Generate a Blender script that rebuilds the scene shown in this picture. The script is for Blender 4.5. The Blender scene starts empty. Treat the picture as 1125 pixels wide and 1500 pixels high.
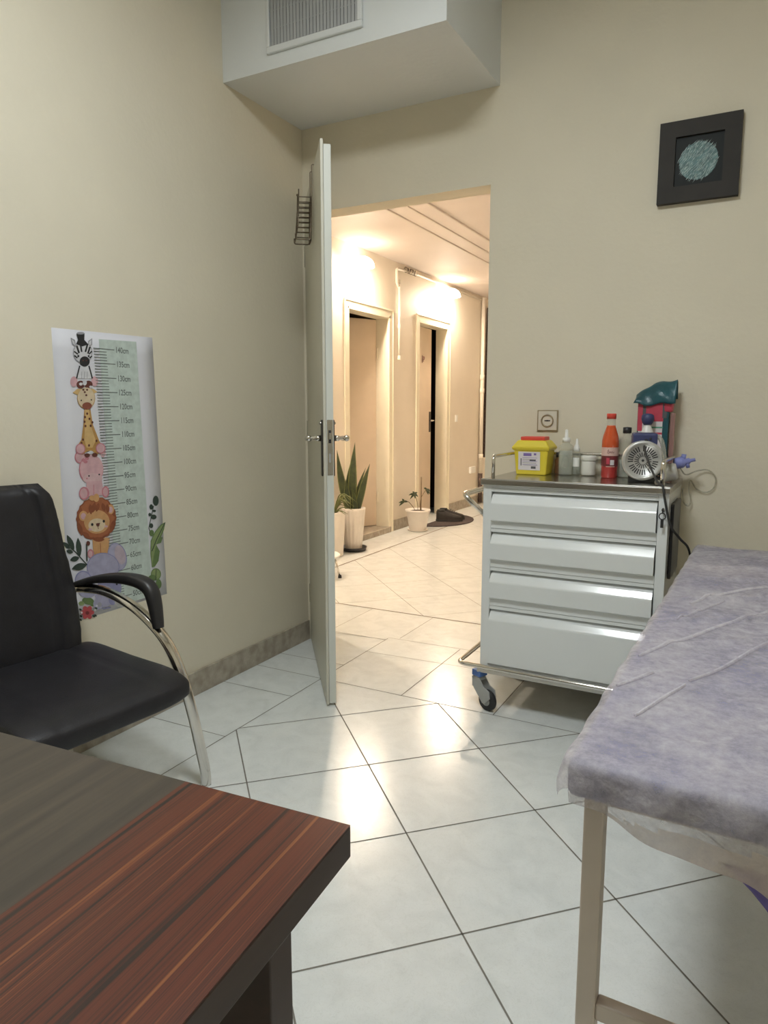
import bpy, bmesh, math, random
from mathutils import Vector, Matrix, Euler
random.seed(7)
PI = math.pi
SC = bpy.context.scene
COL = SC.collection

# ------------------------------------------------------------------ materials
def mat(name, col, rough=.5, metal=0., noise=0., nscale=8., bump=0., bscale=60., spec=.5, col2=None, coat=0., emit=None, estr=0.):
    m = bpy.data.materials.new(name); m.use_nodes = True
    nt = m.node_tree; b = nt.nodes['Principled BSDF']
    b.inputs['Base Color'].default_value = (*col, 1); b.inputs['Roughness'].default_value = rough
    b.inputs['Metallic'].default_value = metal; b.inputs['Specular IOR Level'].default_value = spec
    b.inputs['Coat Weight'].default_value = coat; b.inputs['Coat Roughness'].default_value = .1
    if emit:
        b.inputs['Emission Color'].default_value = (*emit, 1); b.inputs['Emission Strength'].default_value = estr
    if noise > 0 or bump > 0 or col2:
        tc = nt.nodes.new('ShaderNodeTexCoord')
    if noise > 0 or col2:
        n = nt.nodes.new('ShaderNodeTexNoise'); n.inputs['Scale'].default_value = nscale; n.inputs['Detail'].default_value = 6
        nt.links.new(tc.outputs['Object'], n.inputs['Vector'])
        r = nt.nodes.new('ShaderNodeValToRGB'); c2 = col2 or tuple(max(0, c*(1-noise)) for c in col)
        r.color_ramp.elements[0].position = .35; r.color_ramp.elements[1].position = .65
        r.color_ramp.elements[0].color = (*c2, 1); r.color_ramp.elements[1].color = (*col, 1)
        nt.links.new(n.outputs['Fac'], r.inputs['Fac']); nt.links.new(r.outputs['Color'], b.inputs['Base Color'])
    if bump > 0:
        n2 = nt.nodes.new('ShaderNodeTexNoise'); n2.inputs['Scale'].default_value = bscale; n2.inputs['Detail'].default_value = 4
        nt.links.new(tc.outputs['Object'], n2.inputs['Vector'])
        bp = nt.nodes.new('ShaderNodeBump'); bp.inputs['Strength'].default_value = bump; bp.inputs['Distance'].default_value = .01
        nt.links.new(n2.outputs['Fac'], bp.inputs['Height']); nt.links.new(bp.outputs['Normal'], b.inputs['Normal'])
    return m

def clear(name, tint, mix=.25, rough=.05):
    m = bpy.data.materials.new(name); m.use_nodes = True; nt = m.node_tree
    out = nt.nodes['Material Output']; b = nt.nodes['Principled BSDF']
    b.inputs['Base Color'].default_value = (*tint, 1); b.inputs['Roughness'].default_value = rough
    t = nt.nodes.new('ShaderNodeBsdfTransparent'); t.inputs['Color'].default_value = (*[.5+.5*c for c in tint], 1)
    x = nt.nodes.new('ShaderNodeMixShader')
    fr = nt.nodes.new('ShaderNodeLayerWeight'); fr.inputs['Blend'].default_value = .35
    mp = nt.nodes.new('ShaderNodeMapRange'); mp.inputs['To Min'].default_value = mix*.5; mp.inputs['To Max'].default_value = min(1, mix*2.2)
    nt.links.new(fr.outputs['Facing'], mp.inputs['Value']); nt.links.new(mp.outputs['Result'], x.inputs['Fac'])
    nt.links.new(t.outputs[0], x.inputs[1]); nt.links.new(b.outputs[0], x.inputs[2]); nt.links.new(x.outputs[0], out.inputs['Surface'])
    return m

def tile_mat(name):
    m = mat(name, (.70, .745, .715), .22, noise=.0, spec=.5)
    nt = m.node_tree; b = nt.nodes['Principled BSDF']
    tc = nt.nodes.new('ShaderNodeTexCoord')
    n1 = nt.nodes.new('ShaderNodeTexNoise'); n1.inputs['Scale'].default_value = 9; n1.inputs['Detail'].default_value = 8; n1.inputs['Distortion'].default_value = 1.2
    n2 = nt.nodes.new('ShaderNodeTexNoise'); n2.inputs['Scale'].default_value = 42; n2.inputs['Detail'].default_value = 8; n2.inputs['Distortion'].default_value = 2.5
    r1 = nt.nodes.new('ShaderNodeValToRGB'); e = r1.color_ramp.elements
    e[0].position = .3; e[0].color = (.665, .695, .69, 1); e[1].position = .62; e[1].color = (.735, .765, .76, 1)
    r2 = nt.nodes.new('ShaderNodeValToRGB'); e = r2.color_ramp.elements
    e[0].position = .47; e[0].color = (1, 1, 1, 1); e[1].position = .5; e[1].color = (.88, .885, .87, 1)
    e3 = r2.color_ramp.elements.new(.53); e3.color = (1, 1, 1, 1)
    mx = nt.nodes.new('ShaderNodeMixRGB'); mx.blend_type = 'MULTIPLY'; mx.inputs['Fac'].default_value = .6
    for n in (n1, n2): nt.links.new(tc.outputs['Object'], n.inputs['Vector'])
    nt.links.new(n1.outputs['Fac'], r1.inputs['Fac']); nt.links.new(n2.outputs['Fac'], r2.inputs['Fac'])
    nt.links.new(r1.outputs['Color'], mx.inputs['Color1']); nt.links.new(r2.outputs['Color'], mx.inputs['Color2'])
    nt.links.new(mx.outputs['Color'], b.inputs['Base Color'])
    n3 = nt.nodes.new('ShaderNodeTexNoise'); n3.inputs['Scale'].default_value = 14; n3.inputs['Detail'].default_value = 3
    bp = nt.nodes.new('ShaderNodeBump'); bp.inputs['Strength'].default_value = .05; bp.inputs['Distance'].default_value = .01
    nt.links.new(tc.outputs['Object'], n3.inputs['Vector']); nt.links.new(n3.outputs['Fac'], bp.inputs['Height']); nt.links.new(bp.outputs['Normal'], b.inputs['Normal'])
    return m

def wood_mat(name, cols, scale, rough=.3, ang=0.):
    """streaky veneer; the grain runs along the object's y"""
    m = mat(name, cols[0], rough); nt = m.node_tree; b = nt.nodes['Principled BSDF']
    tc = nt.nodes.new('ShaderNodeTexCoord'); mp = nt.nodes.new('ShaderNodeMapping')
    mp.inputs['Scale'].default_value = scale; mp.inputs['Rotation'].default_value = (0, 0, ang)
    n = nt.nodes.new('ShaderNodeTexNoise'); n.inputs['Scale'].default_value = 1; n.inputs['Detail'].default_value = 5; n.inputs['Roughness'].default_value = .62
    r = nt.nodes.new('ShaderNodeValToRGB'); el = r.color_ramp.elements
    for i, (p, c) in enumerate(cols[1]):
        q = el[i] if i < 2 else el.new(p)
        q.position = p; q.color = (*c, 1)
    nt.links.new(tc.outputs['Object'], mp.inputs['Vector']); nt.links.new(mp.outputs['Vector'], n.inputs['Vector'])
    nt.links.new(n.outputs['Fac'], r.inputs['Fac']); nt.links.new(r.outputs['Color'], b.inputs['Base Color'])
    return m

M = {}
M['wall'] = mat('cream_wall_paint', (.705, .65, .525), .75, noise=.04, nscale=2.5, bump=.12, bscale=45)
M['bulk'] = mat('white_bulkhead_paint', (.70, .72, .72), .7, noise=.03, nscale=3, bump=.1, bscale=45)
M['ceil'] = mat('white_ceiling_paint', (.78, .77, .72), .8, noise=.03, nscale=3)
M['hall'] = mat('hall_wall_paint', (.80, .735, .635), .6, noise=.04, nscale=3, bump=.06, bscale=45)
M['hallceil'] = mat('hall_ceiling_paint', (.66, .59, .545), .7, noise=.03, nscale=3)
M['tile'] = tile_mat('marbled_white_tile')
M['grout'] = mat('grey_grout', (.21, .20, .175), .8, noise=.2, nscale=30)
M['brown_grout'] = mat('brown_grout', (.16, .095, .055), .8, noise=.2, nscale=30)
M['skirt'] = mat('stone_skirting', (.44, .395, .325), .55, col2=(.31, .265, .205), nscale=22, bump=.1, bscale=80)
M['doorpaint'] = mat('pale_door_paint', (.66, .675, .62), .38, noise=.03, nscale=4)
M['doorface'] = mat('ivory_door_face', (.60, .58, .49), .4, noise=.05, nscale=3)
M['jamb'] = mat('ivory_jamb_paint', (.70, .65, .53), .5, noise=.04, nscale=6)
M['frame'] = mat('hall_frame_paint', (.86, .80, .65), .4, noise=.05, nscale=6)
M['hallleaf'] = mat('hall_door_leaf', (.68, .56, .43), .45, noise=.08, nscale=4)
M['dark'] = mat('shade_black_interior', (.022, .019, .019), .8, noise=.3, nscale=12)  # near-black colour stands in for the shade of the unlit room
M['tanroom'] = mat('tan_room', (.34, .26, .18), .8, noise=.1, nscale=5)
M['lattice'] = mat('dark_lattice', (.12, .075, .06), .7, noise=.6, nscale=60)
M['chrome'] = mat('chrome', (.72, .70, .66), .14, 1., noise=.05, nscale=12)
M['steel'] = mat('stainless_steel', (.56, .54, .50), .24, 1., noise=.1, nscale=9)
M['wire'] = mat('bronze_wire', (.16, .125, .085), .4, .7, noise=.2, nscale=30)
M['black'] = mat('black_plastic', (.025, .024, .026), .42, noise=.2, nscale=20)
M['blackplate'] = mat('black_plate', (.035, .03, .027), .35, noise=.2, nscale=20)
M['leather'] = mat('black_leatherette', (.021, .020, .024), .45, noise=.25, nscale=16, bump=.12, bscale=260, spec=.38)
M['trolley'] = mat('white_enamel', (.745, .77, .77), .2, noise=.02, nscale=5, coat=.4)
M['gap'] = mat('shadow_gap', (.12, .125, .125), .7, noise=.1, nscale=10)
M['grey'] = mat('caster_grey', (.40, .41, .40), .45, noise=.1, nscale=12)
M['blue'] = mat('caster_blue', (.085, .19, .52), .45, noise=.1, nscale=12)
M['rubber'] = mat('black_rubber', (.03, .03, .03), .65, noise=.2, nscale=20)
M['yellow'] = mat('yellow_plastic', (.74, .60, .045), .4, noise=.04, nscale=6)
M['red'] = mat('red_plastic', (.72, .075, .05), .4, noise=.05, nscale=8)
M['paper'] = mat('white_paper', (.66, .66, .71), .7, noise=.03, nscale=4)
M['label'] = mat('label_paper', (.72, .68, .70), .6, noise=.05, nscale=20)
M['ink'] = mat('print_ink', (.10, .10, .11), .7, noise=.1, nscale=40)
M['violet'] = mat('violet_print', (.22, .15, .42), .6, noise=.1, nscale=40)
M['whiteplastic'] = mat('white_plastic', (.86, .86, .83), .4, noise=.03, nscale=10)
M['clear'] = clear('clear_plastic', (.86, .87, .82), .22)
M['thinclear'] = clear('thin_clear_plastic', (.95, .95, .93), .05)
M['liquid'] = clear('pale_liquid', (.80, .84, .80), .45)
M['syrup'] = mat('orange_syrup', (.66, .10, .025), .12, noise=.12, nscale=12, coat=.5)
M['syrupred'] = mat('red_syrup', (.50, .055, .05), .15, noise=.12, nscale=12, coat=.5)
M['pinklabel'] = mat('pink_label', (.72, .50, .44), .5, noise=.1, nscale=30)
M['maroon'] = mat('maroon_print', (.20, .03, .035), .5, noise=.3, nscale=60)
M['brownglass'] = mat('brown_glass', (.16, .075, .035), .15, noise=.2, nscale=20)
M['alu'] = mat('cast_aluminium', (.60, .60, .585), .42, .55, noise=.08, nscale=14)
M['navy'] = mat('navy_plastic', (.045, .055, .15), .45, noise=.15, nscale=12)
M['teal'] = mat('teal_film', (.016, .092, .115), .35, noise=.35, nscale=14, bump=.5, bscale=26)
M['crimson'] = mat('crimson_print', (.55, .06, .10), .45, noise=.15, nscale=30)
M['greenprint'] = mat('green_print', (.12, .38, .26), .5, noise=.2, nscale=40)
M['pinkfilm'] = clear('pink_film', (.60, .36, .34), .75, .25)
M['lilac'] = mat('lilac_plastic', (.25, .28, .62), .4, noise=.15, nscale=20)
M['tube'] = clear('clear_tube', (.66, .64, .56), .35, .2)
M['terracotta'] = mat('white_pot', (.80, .74, .67), .5, noise=.05, nscale=12)
M['soil'] = mat('dark_soil', (.07, .04, .025), .9, noise=.5, nscale=60, bump=.6, bscale=90)
M['leaf'] = mat('dark_green_leaf', (.055, .075, .026), .4, col2=(.026, .040, .017), nscale=24)
M['leafedge'] = mat('yellow_green_leaf', (.17, .19, .06), .45, noise=.2, nscale=30)
M['stem'] = mat('brown_stem', (.21, .145, .075), .7, noise=.2, nscale=30)
M['mat'] = mat('charcoal_doormat', (.075, .058, .058), .95, noise=.3, nscale=80, bump=.8, bscale=220)
M['shoe'] = mat('black_shoe', (.018, .015, .014), .6, noise=.3, nscale=30)
M['pvc'] = mat('ivory_pipe', (.80, .735, .63), .4, noise=.04, nscale=8)
M['picframe'] = mat('charcoal_frame', (.030, .026, .022), .6, noise=.2, nscale=14, spec=.3)
M['picmat'] = mat('black_mount', (.010, .013, .013), .6, noise=.2, nscale=18, spec=.3)
M['tealpaint'] = mat('teal_paint', (.09, .20, .20), .5, noise=.5, nscale=45)
M['tealstroke'] = mat('pale_teal_stroke', (.42, .55, .53), .5, noise=.3, nscale=60)
M['socket'] = mat('socket_plate', (.66, .62, .52), .4, noise=.03, nscale=10)
M['gold'] = mat('antique_gold', (.35, .28, .17), .45, .3, noise=.2, nscale=30)
M['grille'] = mat('grey_grille', (.37, .375, .37), .5, noise=.06, nscale=20)
M['grilledark'] = mat('grille_dark', (.16, .165, .165), .7, noise=.1, nscale=20)
M['bedsteel'] = mat('beige_bed_steel', (.66, .575, .49), .4, noise=.06, nscale=12)
M['vinyl'] = mat('purple_blue_vinyl', (.19, .20, .37), .5, noise=.25, nscale=18)
M['purplecloth'] = mat('purple_cloth', (.16, .12, .37), .7, noise=.2, nscale=20)
M['red_veneer'] = wood_mat('red_zebra_veneer', ((.15, .035, .018), [(.28, (.014, .012, .011)), (.39, (.030, .015, .012)), (.44, (.085, .022, .013)), (.50, (.115, .030, .016)), (.54, (.055, .017, .012)), (.59, (.15, .042, .019)), (.65, (.24, .088, .032)), (.72, (.10, .030, .016))]), (105, .6, 6), .3)
M['dark_veneer'] = wood_mat('dark_wenge_veneer', ((.05, .04, .032), [(.25, (.035, .028, .023)), (.5, (.058, .046, .036)), (.7, (.085, .066, .047))]), (48, 2.0, 6), .36)
M['edge_veneer'] = wood_mat('dark_edge_veneer', ((.05, .03, .026), [(.3, (.038, .024, .021)), (.5, (.055, .034, .029)), (.7, (.072, .045, .036))]), (14, 2.0, 14), .4)
M['lampglass'] = mat('lamp_glass', (.9, .85, .75), .4, emit=(1., .83, .64), estr=370)
M['addedshade'] = mat('self_lit_added_shade', (.9, .85, .75), .5, emit=(1., .85, .68), estr=7)  # emission imitates glass lit from inside by the globe
M['panel'] = mat('led_diffuser', (.9, .9, .9), .5, emit=(.93, .985, 1.), estr=22)

def cover_mat(name, col, mn, mx):
    m = mat(name, col, .65); nt = m.node_tree
    b = nt.nodes['Principled BSDF']; out = nt.nodes['Material Output']
    tc = nt.nodes.new('ShaderNodeTexCoord')
    n = nt.nodes.new('ShaderNodeTexNoise'); n.inputs['Scale'].default_value = 42; n.inputs['Detail'].default_value = 8; n.inputs['Roughness'].default_value = .75
    nl = nt.nodes.new('ShaderNodeTexNoise'); nl.inputs['Scale'].default_value = 5; nl.inputs['Detail'].default_value = 4
    ad = nt.nodes.new('ShaderNodeMath'); ad.operation = 'ADD'
    r = nt.nodes.new('ShaderNodeMapRange'); r.inputs['From Min'].default_value = .75; r.inputs['From Max'].default_value = 1.25
    r.inputs['To Min'].default_value = mn; r.inputs['To Max'].default_value = mx
    t = nt.nodes.new('ShaderNodeBsdfTransparent'); t.inputs['Color'].default_value = (.97, .95, .97, 1)
    x = nt.nodes.new('ShaderNodeMixShader')
    nt.links.new(tc.outputs['Object'], n.inputs['Vector']); nt.links.new(tc.outputs['Object'], nl.inputs['Vector'])
    nt.links.new(n.outputs['Fac'], ad.inputs[0]); nt.links.new(nl.outputs['Fac'], ad.inputs[1])
    nt.links.new(ad.outputs[0], r.inputs['Value']); nt.links.new(r.outputs['Result'], x.inputs['Fac'])
    nt.links.new(t.outputs[0], x.inputs[1]); nt.links.new(b.outputs[0], x.inputs[2]); nt.links.new(x.outputs[0], out.inputs['Surface'])
    n2 = nt.nodes.new('ShaderNodeTexNoise'); n2.inputs['Scale'].default_value = 90; n2.inputs['Detail'].default_value = 5
    bp = nt.nodes.new('ShaderNodeBump'); bp.inputs['Strength'].default_value = .35; bp.inputs['Distance'].default_value = .006
    nt.links.new(tc.outputs['Object'], n2.inputs['Vector']); nt.links.new(n2.outputs['Fac'], bp.inputs['Height']); nt.links.new(bp.outputs['Normal'], b.inputs['Normal'])
    return m
M['cover'] = cover_mat('translucent_lavender_sheet', (.60, .565, .60), .30, .74)
M['cover_hem'] = cover_mat('gathered_sheet_hem', (.60, .52, .49), .60, .86)
M['cover_fold'] = cover_mat('doubled_sheet_fold', (.67, .645, .69), .40, .72)

# ------------------------------------------------------------------ mesh builder
class MB:
    def __init__(s): s.bm = bmesh.new(); s.mats = []
    def mi(s, m):
        if m is None: return 0
        if m not in s.mats: s.mats.append(m)
        return s.mats.index(m)
    def _tag(s, faces, m, smooth=False):
        i = s.mi(m)
        for f in faces: f.material_index = i; f.smooth = smooth
    def box(s, lo, hi, m=None, bev=0., mtx=None, segs=2):
        lo, hi = Vector(lo), Vector(hi)
        r = bmesh.ops.create_cube(s.bm, size=1.)
        vs = r['verts']
        bmesh.ops.scale(s.bm, vec=hi-lo, verts=vs); bmesh.ops.translate(s.bm, vec=(lo+hi)/2, verts=vs)
        fs = list({f for v in vs for f in v.link_faces}); s._tag(fs, m)
        if bev > 0:
            es = list({e for v in vs for e in v.link_edges})
            rr = bmesh.ops.bevel(s.bm, geom=es, offset=bev, segments=segs, affect='EDGES', profile=.6)
            fs = list(set(rr['faces'])); vs = list({v for f in s.bm.faces if f in set(fs) for v in f.verts} | {v for v in vs if v.is_valid})
            allf = {f for v in vs for f in v.link_faces}; s._tag(allf, m)
            vs = list({v for f in allf for v in f.verts})
        if mtx is not None: bmesh.ops.transform(s.bm, matrix=mtx, verts=vs)
        return vs
    def poly(s, pts, m=None, smooth=False):
        f = s.bm.faces.new([s.bm.verts.new(p) for p in pts]); s._tag([f], m, smooth); return f
    def prism(s, pts, d, m=None, smooth=False):
        """closed solid: polygon pts pushed along vector d"""
        d = Vector(d); a = [s.bm.verts.new(Vector(p)) for p in pts]; b = [s.bm.verts.new(Vector(p)+d) for p in pts]
        fs = [s.bm.faces.new(a[::-1]), s.bm.faces.new(b)]
        n = len(a)
        for i in range(n):
            f = s.bm.faces.new((a[i], a[(i+1) % n], b[(i+1) % n], b[i])); fs.append(f)
        s._tag(fs, m, smooth)
        return a+b
    def tube(s, path, r, m=None, n=10, closed=False, flat=None, up=None, caps=True, rnd=.28):
        """round or rectangular (flat=(w,h)) tube along a path; r may be a list"""
        P = [Vector(p) for p in path]; k = len(P)
        rs = r if isinstance(r, (list, tuple)) else [r]*k
        rings = []; prev = None
        for i in range(k):
            if closed: t = P[(i+1) % k]-P[i-1]
            else: t = P[min(i+1, k-1)]-P[max(i-1, 0)]
            if t.length < 1e-9: t = Vector((0, 0, 1))
            t.normalize()
            if up is not None: a = Vector(up)-t*Vector(up).dot(t)
            elif prev is None:
                a = Vector((0, 0, 1)) if abs(t.z) < .9 else Vector((1, 0, 0)); a = a-t*a.dot(t)
            else: a = prev-t*prev.dot(t)
            if a.length < 1e-6: a = t.orthogonal()
            a.normalize(); prev = a; b = t.cross(a)
            ring = []
            if flat:
                w, h = flat
                c = min(w, h)*rnd
                sh = [(w-c, h), (w, h-c), (w, -h+c), (w-c, -h), (-w+c, -h), (-w, -h+c), (-w, h-c), (-w+c, h)]
                for (x, y) in sh: ring.append(s.bm.verts.new(P[i]+a*x+b*y))
            else:
                for j in range(n):
                    q = 2*PI*j/n; ring.append(s.bm.verts.new(P[i]+(a*math.cos(q)+b*math.sin(q))*rs[i]))
            rings.append(ring)
        fs = []; nn = len(rings[0])
        for i in range(k if closed else k-1):
            A, B = rings[i], rings[(i+1) % k]
            for j in range(nn): fs.append(s.bm.faces.new((A[j], A[(j+1) % nn], B[(j+1) % nn], B[j])))
        if not closed and caps: fs += [s.bm.faces.new(rings[0][::-1]), s.bm.faces.new(rings[-1])]
        s._tag(fs, m, not flat or rnd > .5)
        return [v for r_ in rings for v in r_]
    def lathe(s, prof, o=(0, 0, 0), m=None, n=28, mtx=None, flute=None, smooth=True, mats=None):
        """prof: (radius, z) list, bottom to top; flute=(count, depth)"""
        o = Vector(o); rings = []; vs = []
        for (r, z) in prof:
            if r < 1e-5: ring = [s.bm.verts.new((0, 0, z))]
            else:
                ring = []
                for j in range(n):
                    q = 2*PI*j/n; rr = r
                    if flute: rr = r*(1-flute[1]*(.5+.5*math.cos(flute[0]*q)))
                    ring.append(s.bm.verts.new((rr*math.cos(q), rr*math.sin(q), z)))
            rings.append(ring); vs += ring
        for k, (A, B) in enumerate(zip(rings, rings[1:])):
            fs = []
            for j in range(n):
                a, b, c, d = A[j % len(A)], A[(j+1) % len(A)], B[(j+1) % len(B)], B[j % len(B)]
                q = []
                for v in (a, b, c, d):
                    if v not in q: q.append(v)
                if len(q) > 2: fs.append(s.bm.faces.new(q))
            s._tag(fs, mats[k] if mats else m, smooth)
        if mtx is not None: bmesh.ops.transform(s.bm, matrix=mtx, verts=vs)
        bmesh.ops.translate(s.bm, vec=o, verts=vs)
        return vs
    def grid(s, fn, nu, nv, m=None, smooth=True, wrap_u=False):
        V = [[s.bm.verts.new(fn(i/(nu if wrap_u else nu-1) if True else 0, j/(nv-1))) for j in range(nv)] for i in range(nu)]
        fs = []
        for i in range(nu if wrap_u else nu-1):
            for j in range(nv-1):
                fs.append(s.bm.faces.new((V[i][j], V[(i+1) % nu][j], V[(i+1) % nu][j+1], V[i][j+1])))
        s._tag(fs, m, smooth); return V
    def build(s, name, m=None, parent=None, bev=0., sub=0, loc=None, solid=0., auto=None, merge=False):
        """link as one object; vertices are given in world space"""
        if merge: bmesh.ops.remove_doubles(s.bm, verts=s.bm.verts, dist=1e-5)
        bmesh.ops.recalc_face_normals(s.bm, faces=s.bm.faces)
        off = Vector((0, 0, 0))
        p = parent
        while p is not None: off += p.location; p = p.parent
        if loc is not None: off += Vector(loc)
        bmesh.ops.translate(s.bm, vec=-off, verts=s.bm.verts)
        me = bpy.data.meshes.new(name); s.bm.to_mesh(me); s.bm.free()
        o = bpy.data.objects.new(name, me); COL.objects.link(o)
        if s.mats and s.mats[0] is not None:
            for k in s.mats: me.materials.append(M[k] if isinstance(k, str) else k)
        else: me.materials.append(M[m] if isinstance(m, str) else m)
        if loc is not None: o.location = loc
        if parent is not None: o.parent = parent
        if solid:
            md = o.modifiers.new('solid', 'SOLIDIFY'); md.thickness = solid; md.offset = 0
        if bev > 0:
            md = o.modifiers.new('bevel', 'BEVEL'); md.width = bev; md.segments = 2; md.limit_method = 'ANGLE'; md.angle_limit = .7
        if sub:
            md = o.modifiers.new('sub', 'SUBSURF'); md.levels = sub; md.render_levels = sub
        return o

def tag(o, label=None, cat=None, group=None, kind=None):
    if label: o['label'] = label
    if cat: o['category'] = cat
    if group: o['group'] = group
    if kind: o['kind'] = kind
    return o
def empty(name, loc, label, cat, group=None):
    o = bpy.data.objects.new(name, None); COL.objects.link(o); o.location = loc; o.empty_display_size = .1
    return tag(o, label, cat, group)
def struct(o, label, cat):
    return tag(o, label, cat, kind='structure')
def boxo(name, lo, hi, m, parent=None, bev=0., loc=None):
    b = MB(); b.box(lo, hi); return b.build(name, m, parent, bev, loc=loc)
def arc(c, r, a0, a1, n, ex, ey):
    c, ex, ey = Vector(c), Vector(ex), Vector(ey)
    return [c+ex*(r*math.cos(a0+(a1-a0)*i/n))+ey*(r*math.sin(a0+(a1-a0)*i/n)) for i in range(n+1)]
def fillet(pts, r, n=6):
    P = [Vector(p) for p in pts]; out = [P[0]]
    for i in range(1, len(P)-1):
        a = (P[i-1]-P[i]); b = (P[i+1]-P[i]); d = min(r, a.length*.49, b.length*.49)
        p0 = P[i]+a.normalized()*d; p1 = P[i]+b.normalized()*d
        for k in range(n+1):
            t = k/n; out.append(p0*(1-t)**2+P[i]*2*t*(1-t)+p1*t*t)
    out.append(P[-1]); return out
def spline(pts, n=6):
    P = [Vector(p) for p in pts]; out = []
    for i in range(len(P)-1):
        p0, p1, p2, p3 = P[max(i-1, 0)], P[i], P[i+1], P[min(i+2, len(P)-1)]
        for k in range(n):
            t = k/n
            out.append(.5*((2*p1)+(p2-p0)*t+(2*p0-5*p1+4*p2-p3)*t*t+(3*p1-p0-3*p2+p3)*t**3))
    out.append(P[-1]); return out
_tm = {}
def text_mesh(txt, size):
    """flat filled outlines of a word, as (verts, faces) in its own xy plane, baseline at 0"""
    cu = bpy.data.curves.new('t', 'FONT'); cu.body = txt; cu.size = size; cu.resolution_u = 3; cu.offset = size*.018
    o = bpy.data.objects.new('t', cu); COL.objects.link(o)
    dg = bpy.context.evaluated_depsgraph_get(); me = bpy.data.meshes.new_from_object(o.evaluated_get(dg))
    r = ([v.co.copy() for v in me.vertices], [list(p.vertices) for p in me.polygons])
    bpy.data.objects.remove(o); bpy.data.curves.remove(cu); bpy.data.meshes.remove(me)
    return r

# ------------------------------------------------------------------ the setting
RX, RY, RH = 3.3, -4.3, 3.0         # the room: x 0..3.3, y -4.3..0
HX, HX2, HY, HH = -1.17, 1.7, 6.3, 2.62   # the hall beyond: x -1.17..1.7, y .12..6.3
OX0, OX1, OZ = .02, .968, 2.154      # door opening in the back wall
T = .12

def grout_strip(b, p, q, w, m, z=.0006):
    p, q = Vector((*p, 0)), Vector((*q, 0)); d = (q-p)
    if d.length < .01: return
    d.normalize(); n = Vector((-d.y, d.x, 0))*(w/2)
    up = Vector((0, 0, z))
    b.poly([p+n+up, p-n+up, q-n+up, q+n+up], m)
def clip(p, d, lo, hi):
    t0, t1 = -50., 50.
    for k in range(2):
        if abs(d[k]) < 1e-9:
            if p[k] < lo[k] or p[k] > hi[k]: return None
            continue
        a, c = (lo[k]-p[k])/d[k], (hi[k]-p[k])/d[k]
        if a > c: a, c = c, a
        t0, t1 = max(t0, a), min(t1, c)
    if t0 >= t1: return None
    return (p[0]+d[0]*t0, p[1]+d[1]*t0), (p[0]+d[0]*t1, p[1]+d[1]*t1)
b = MB()
b.poly([(HX-1.2, RY, 0), (RX, RY, 0), (RX, HY, 0), (HX-1.2, HY, 0)], 'tile')
S, A = .4108, math.radians(44.82); ca, sa = math.cos(A), math.sin(A)
lo, hi = (.375, RY), (2.92, -.455)
for i in range(-12, 13):
    for (ux, uy, dx, dy) in ((ca, sa, -sa, ca), (-sa, ca, ca, sa)):
        c = clip((.948+ux*S*i, -1.037+uy*S*i), (dx, dy), lo, hi)
        if c: grout_strip(b, *c, .0045, 'grout')
grout_strip(b, (.375, RY), (.375, .19), .004, 'grout'); grout_strip(b, (0, -.456), (RX, -.456), .0038, 'grout')
grout_strip(b, (2.92, RY), (2.92, -.456), .004, 'grout')
for i in range(-1, 9): grout_strip(b, (0, -.27-.422*i+.0), (.375, -.262-.422*i), .0035, 'grout')
for i in range(9): grout_strip(b, (2.92, -.27-.422*i), (RX, -.27-.422*i), .0035, 'grout')
for x in (.78, 1.19, 1.69, 2.1, 2.51): grout_strip(b, (x, -.456), (x, .205 if x < 1 else 0), .004, 'grout')
grout_strip(b, (.37, -.045), (1., -.01), .003, 'grout')
grout_strip(b, (.02, .13), (.375, .165), .003, 'grout'); grout_strip(b, (.37, .2), (1.0, .222), .003, 'grout')
for x in (.028, .432, .838, -.38, 1.24): grout_strip(b, (x, .215 if x > 0 else .12), (x, .64), .003, 'grout')
lo, hi = (-.79, .652), (HX2, HY)
for k in range(-12, 16):
    c = clip((0, 1.02+.586*k), (1, -1), lo, hi)
    if c: grout_strip(b, *c, .0035, 'grout')
    c = clip((0, .28+.586*k), (1, 1), lo, hi)
    if c: grout_strip(b, *c, .0025, 'grout')
grout_strip(b, (-.79, .644), (HX2, .66), .009, 'brown_grout', .0009); grout_strip(b, (-.79, .65), (-.79, HY), .012, 'brown_grout', .0009)
struct(b.build('floor'), 'white marbled tile floor laid on the diagonal with grey grout', 'floor')

# room walls
struct(boxo('wall_left', (-T, RY, 0), (0, T, RH), 'wall'), 'cream painted wall with the growth chart', 'wall')
b = MB(); b.box((0, 0, OZ), (RX, T, RH)); b.box((OX1, 0, 0), (RX, T, OZ)); b.box((-.0, 0, 0), (OX0, T, OZ))
struct(b.build('wall_back', 'wall'), 'cream painted wall with the doorway', 'wall')
struct(boxo('wall_right', (RX, RY, 0), (RX+T, T, RH), 'wall'), 'cream wall beyond the examination bed', 'wall')
struct(boxo('wall_front', (-T, RY-T, 0), (RX+T, RY, RH), 'wall'), 'cream wall facing the doorway', 'wall')
struct(boxo('ceiling', (-T, RY-T, RH), (RX+T, T, RH+.1), 'ceil'), 'white room ceiling', 'ceiling')
# bulkhead
struct(boxo('trim_1', (0, -.562, 2.54), (1.0, 0, RH), 'bulk'), 'white boxed bulkhead under the ceiling in the corner', 'bulkhead')
# stone skirtings
b = MB(); b.box((0, RY, 0), (.012, -.012, .104)); struct(b.build('baseboard_left', 'skirt', bev=.002), 'worn beige stone skirting', 'skirting')
b = MB(); b.box((OX1+.002, -.012, 0), (RX, 0, .104)); struct(b.build('baseboard_back', 'skirt', bev=.002), 'beige stone skirting behind the trolley', 'skirting')
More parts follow.
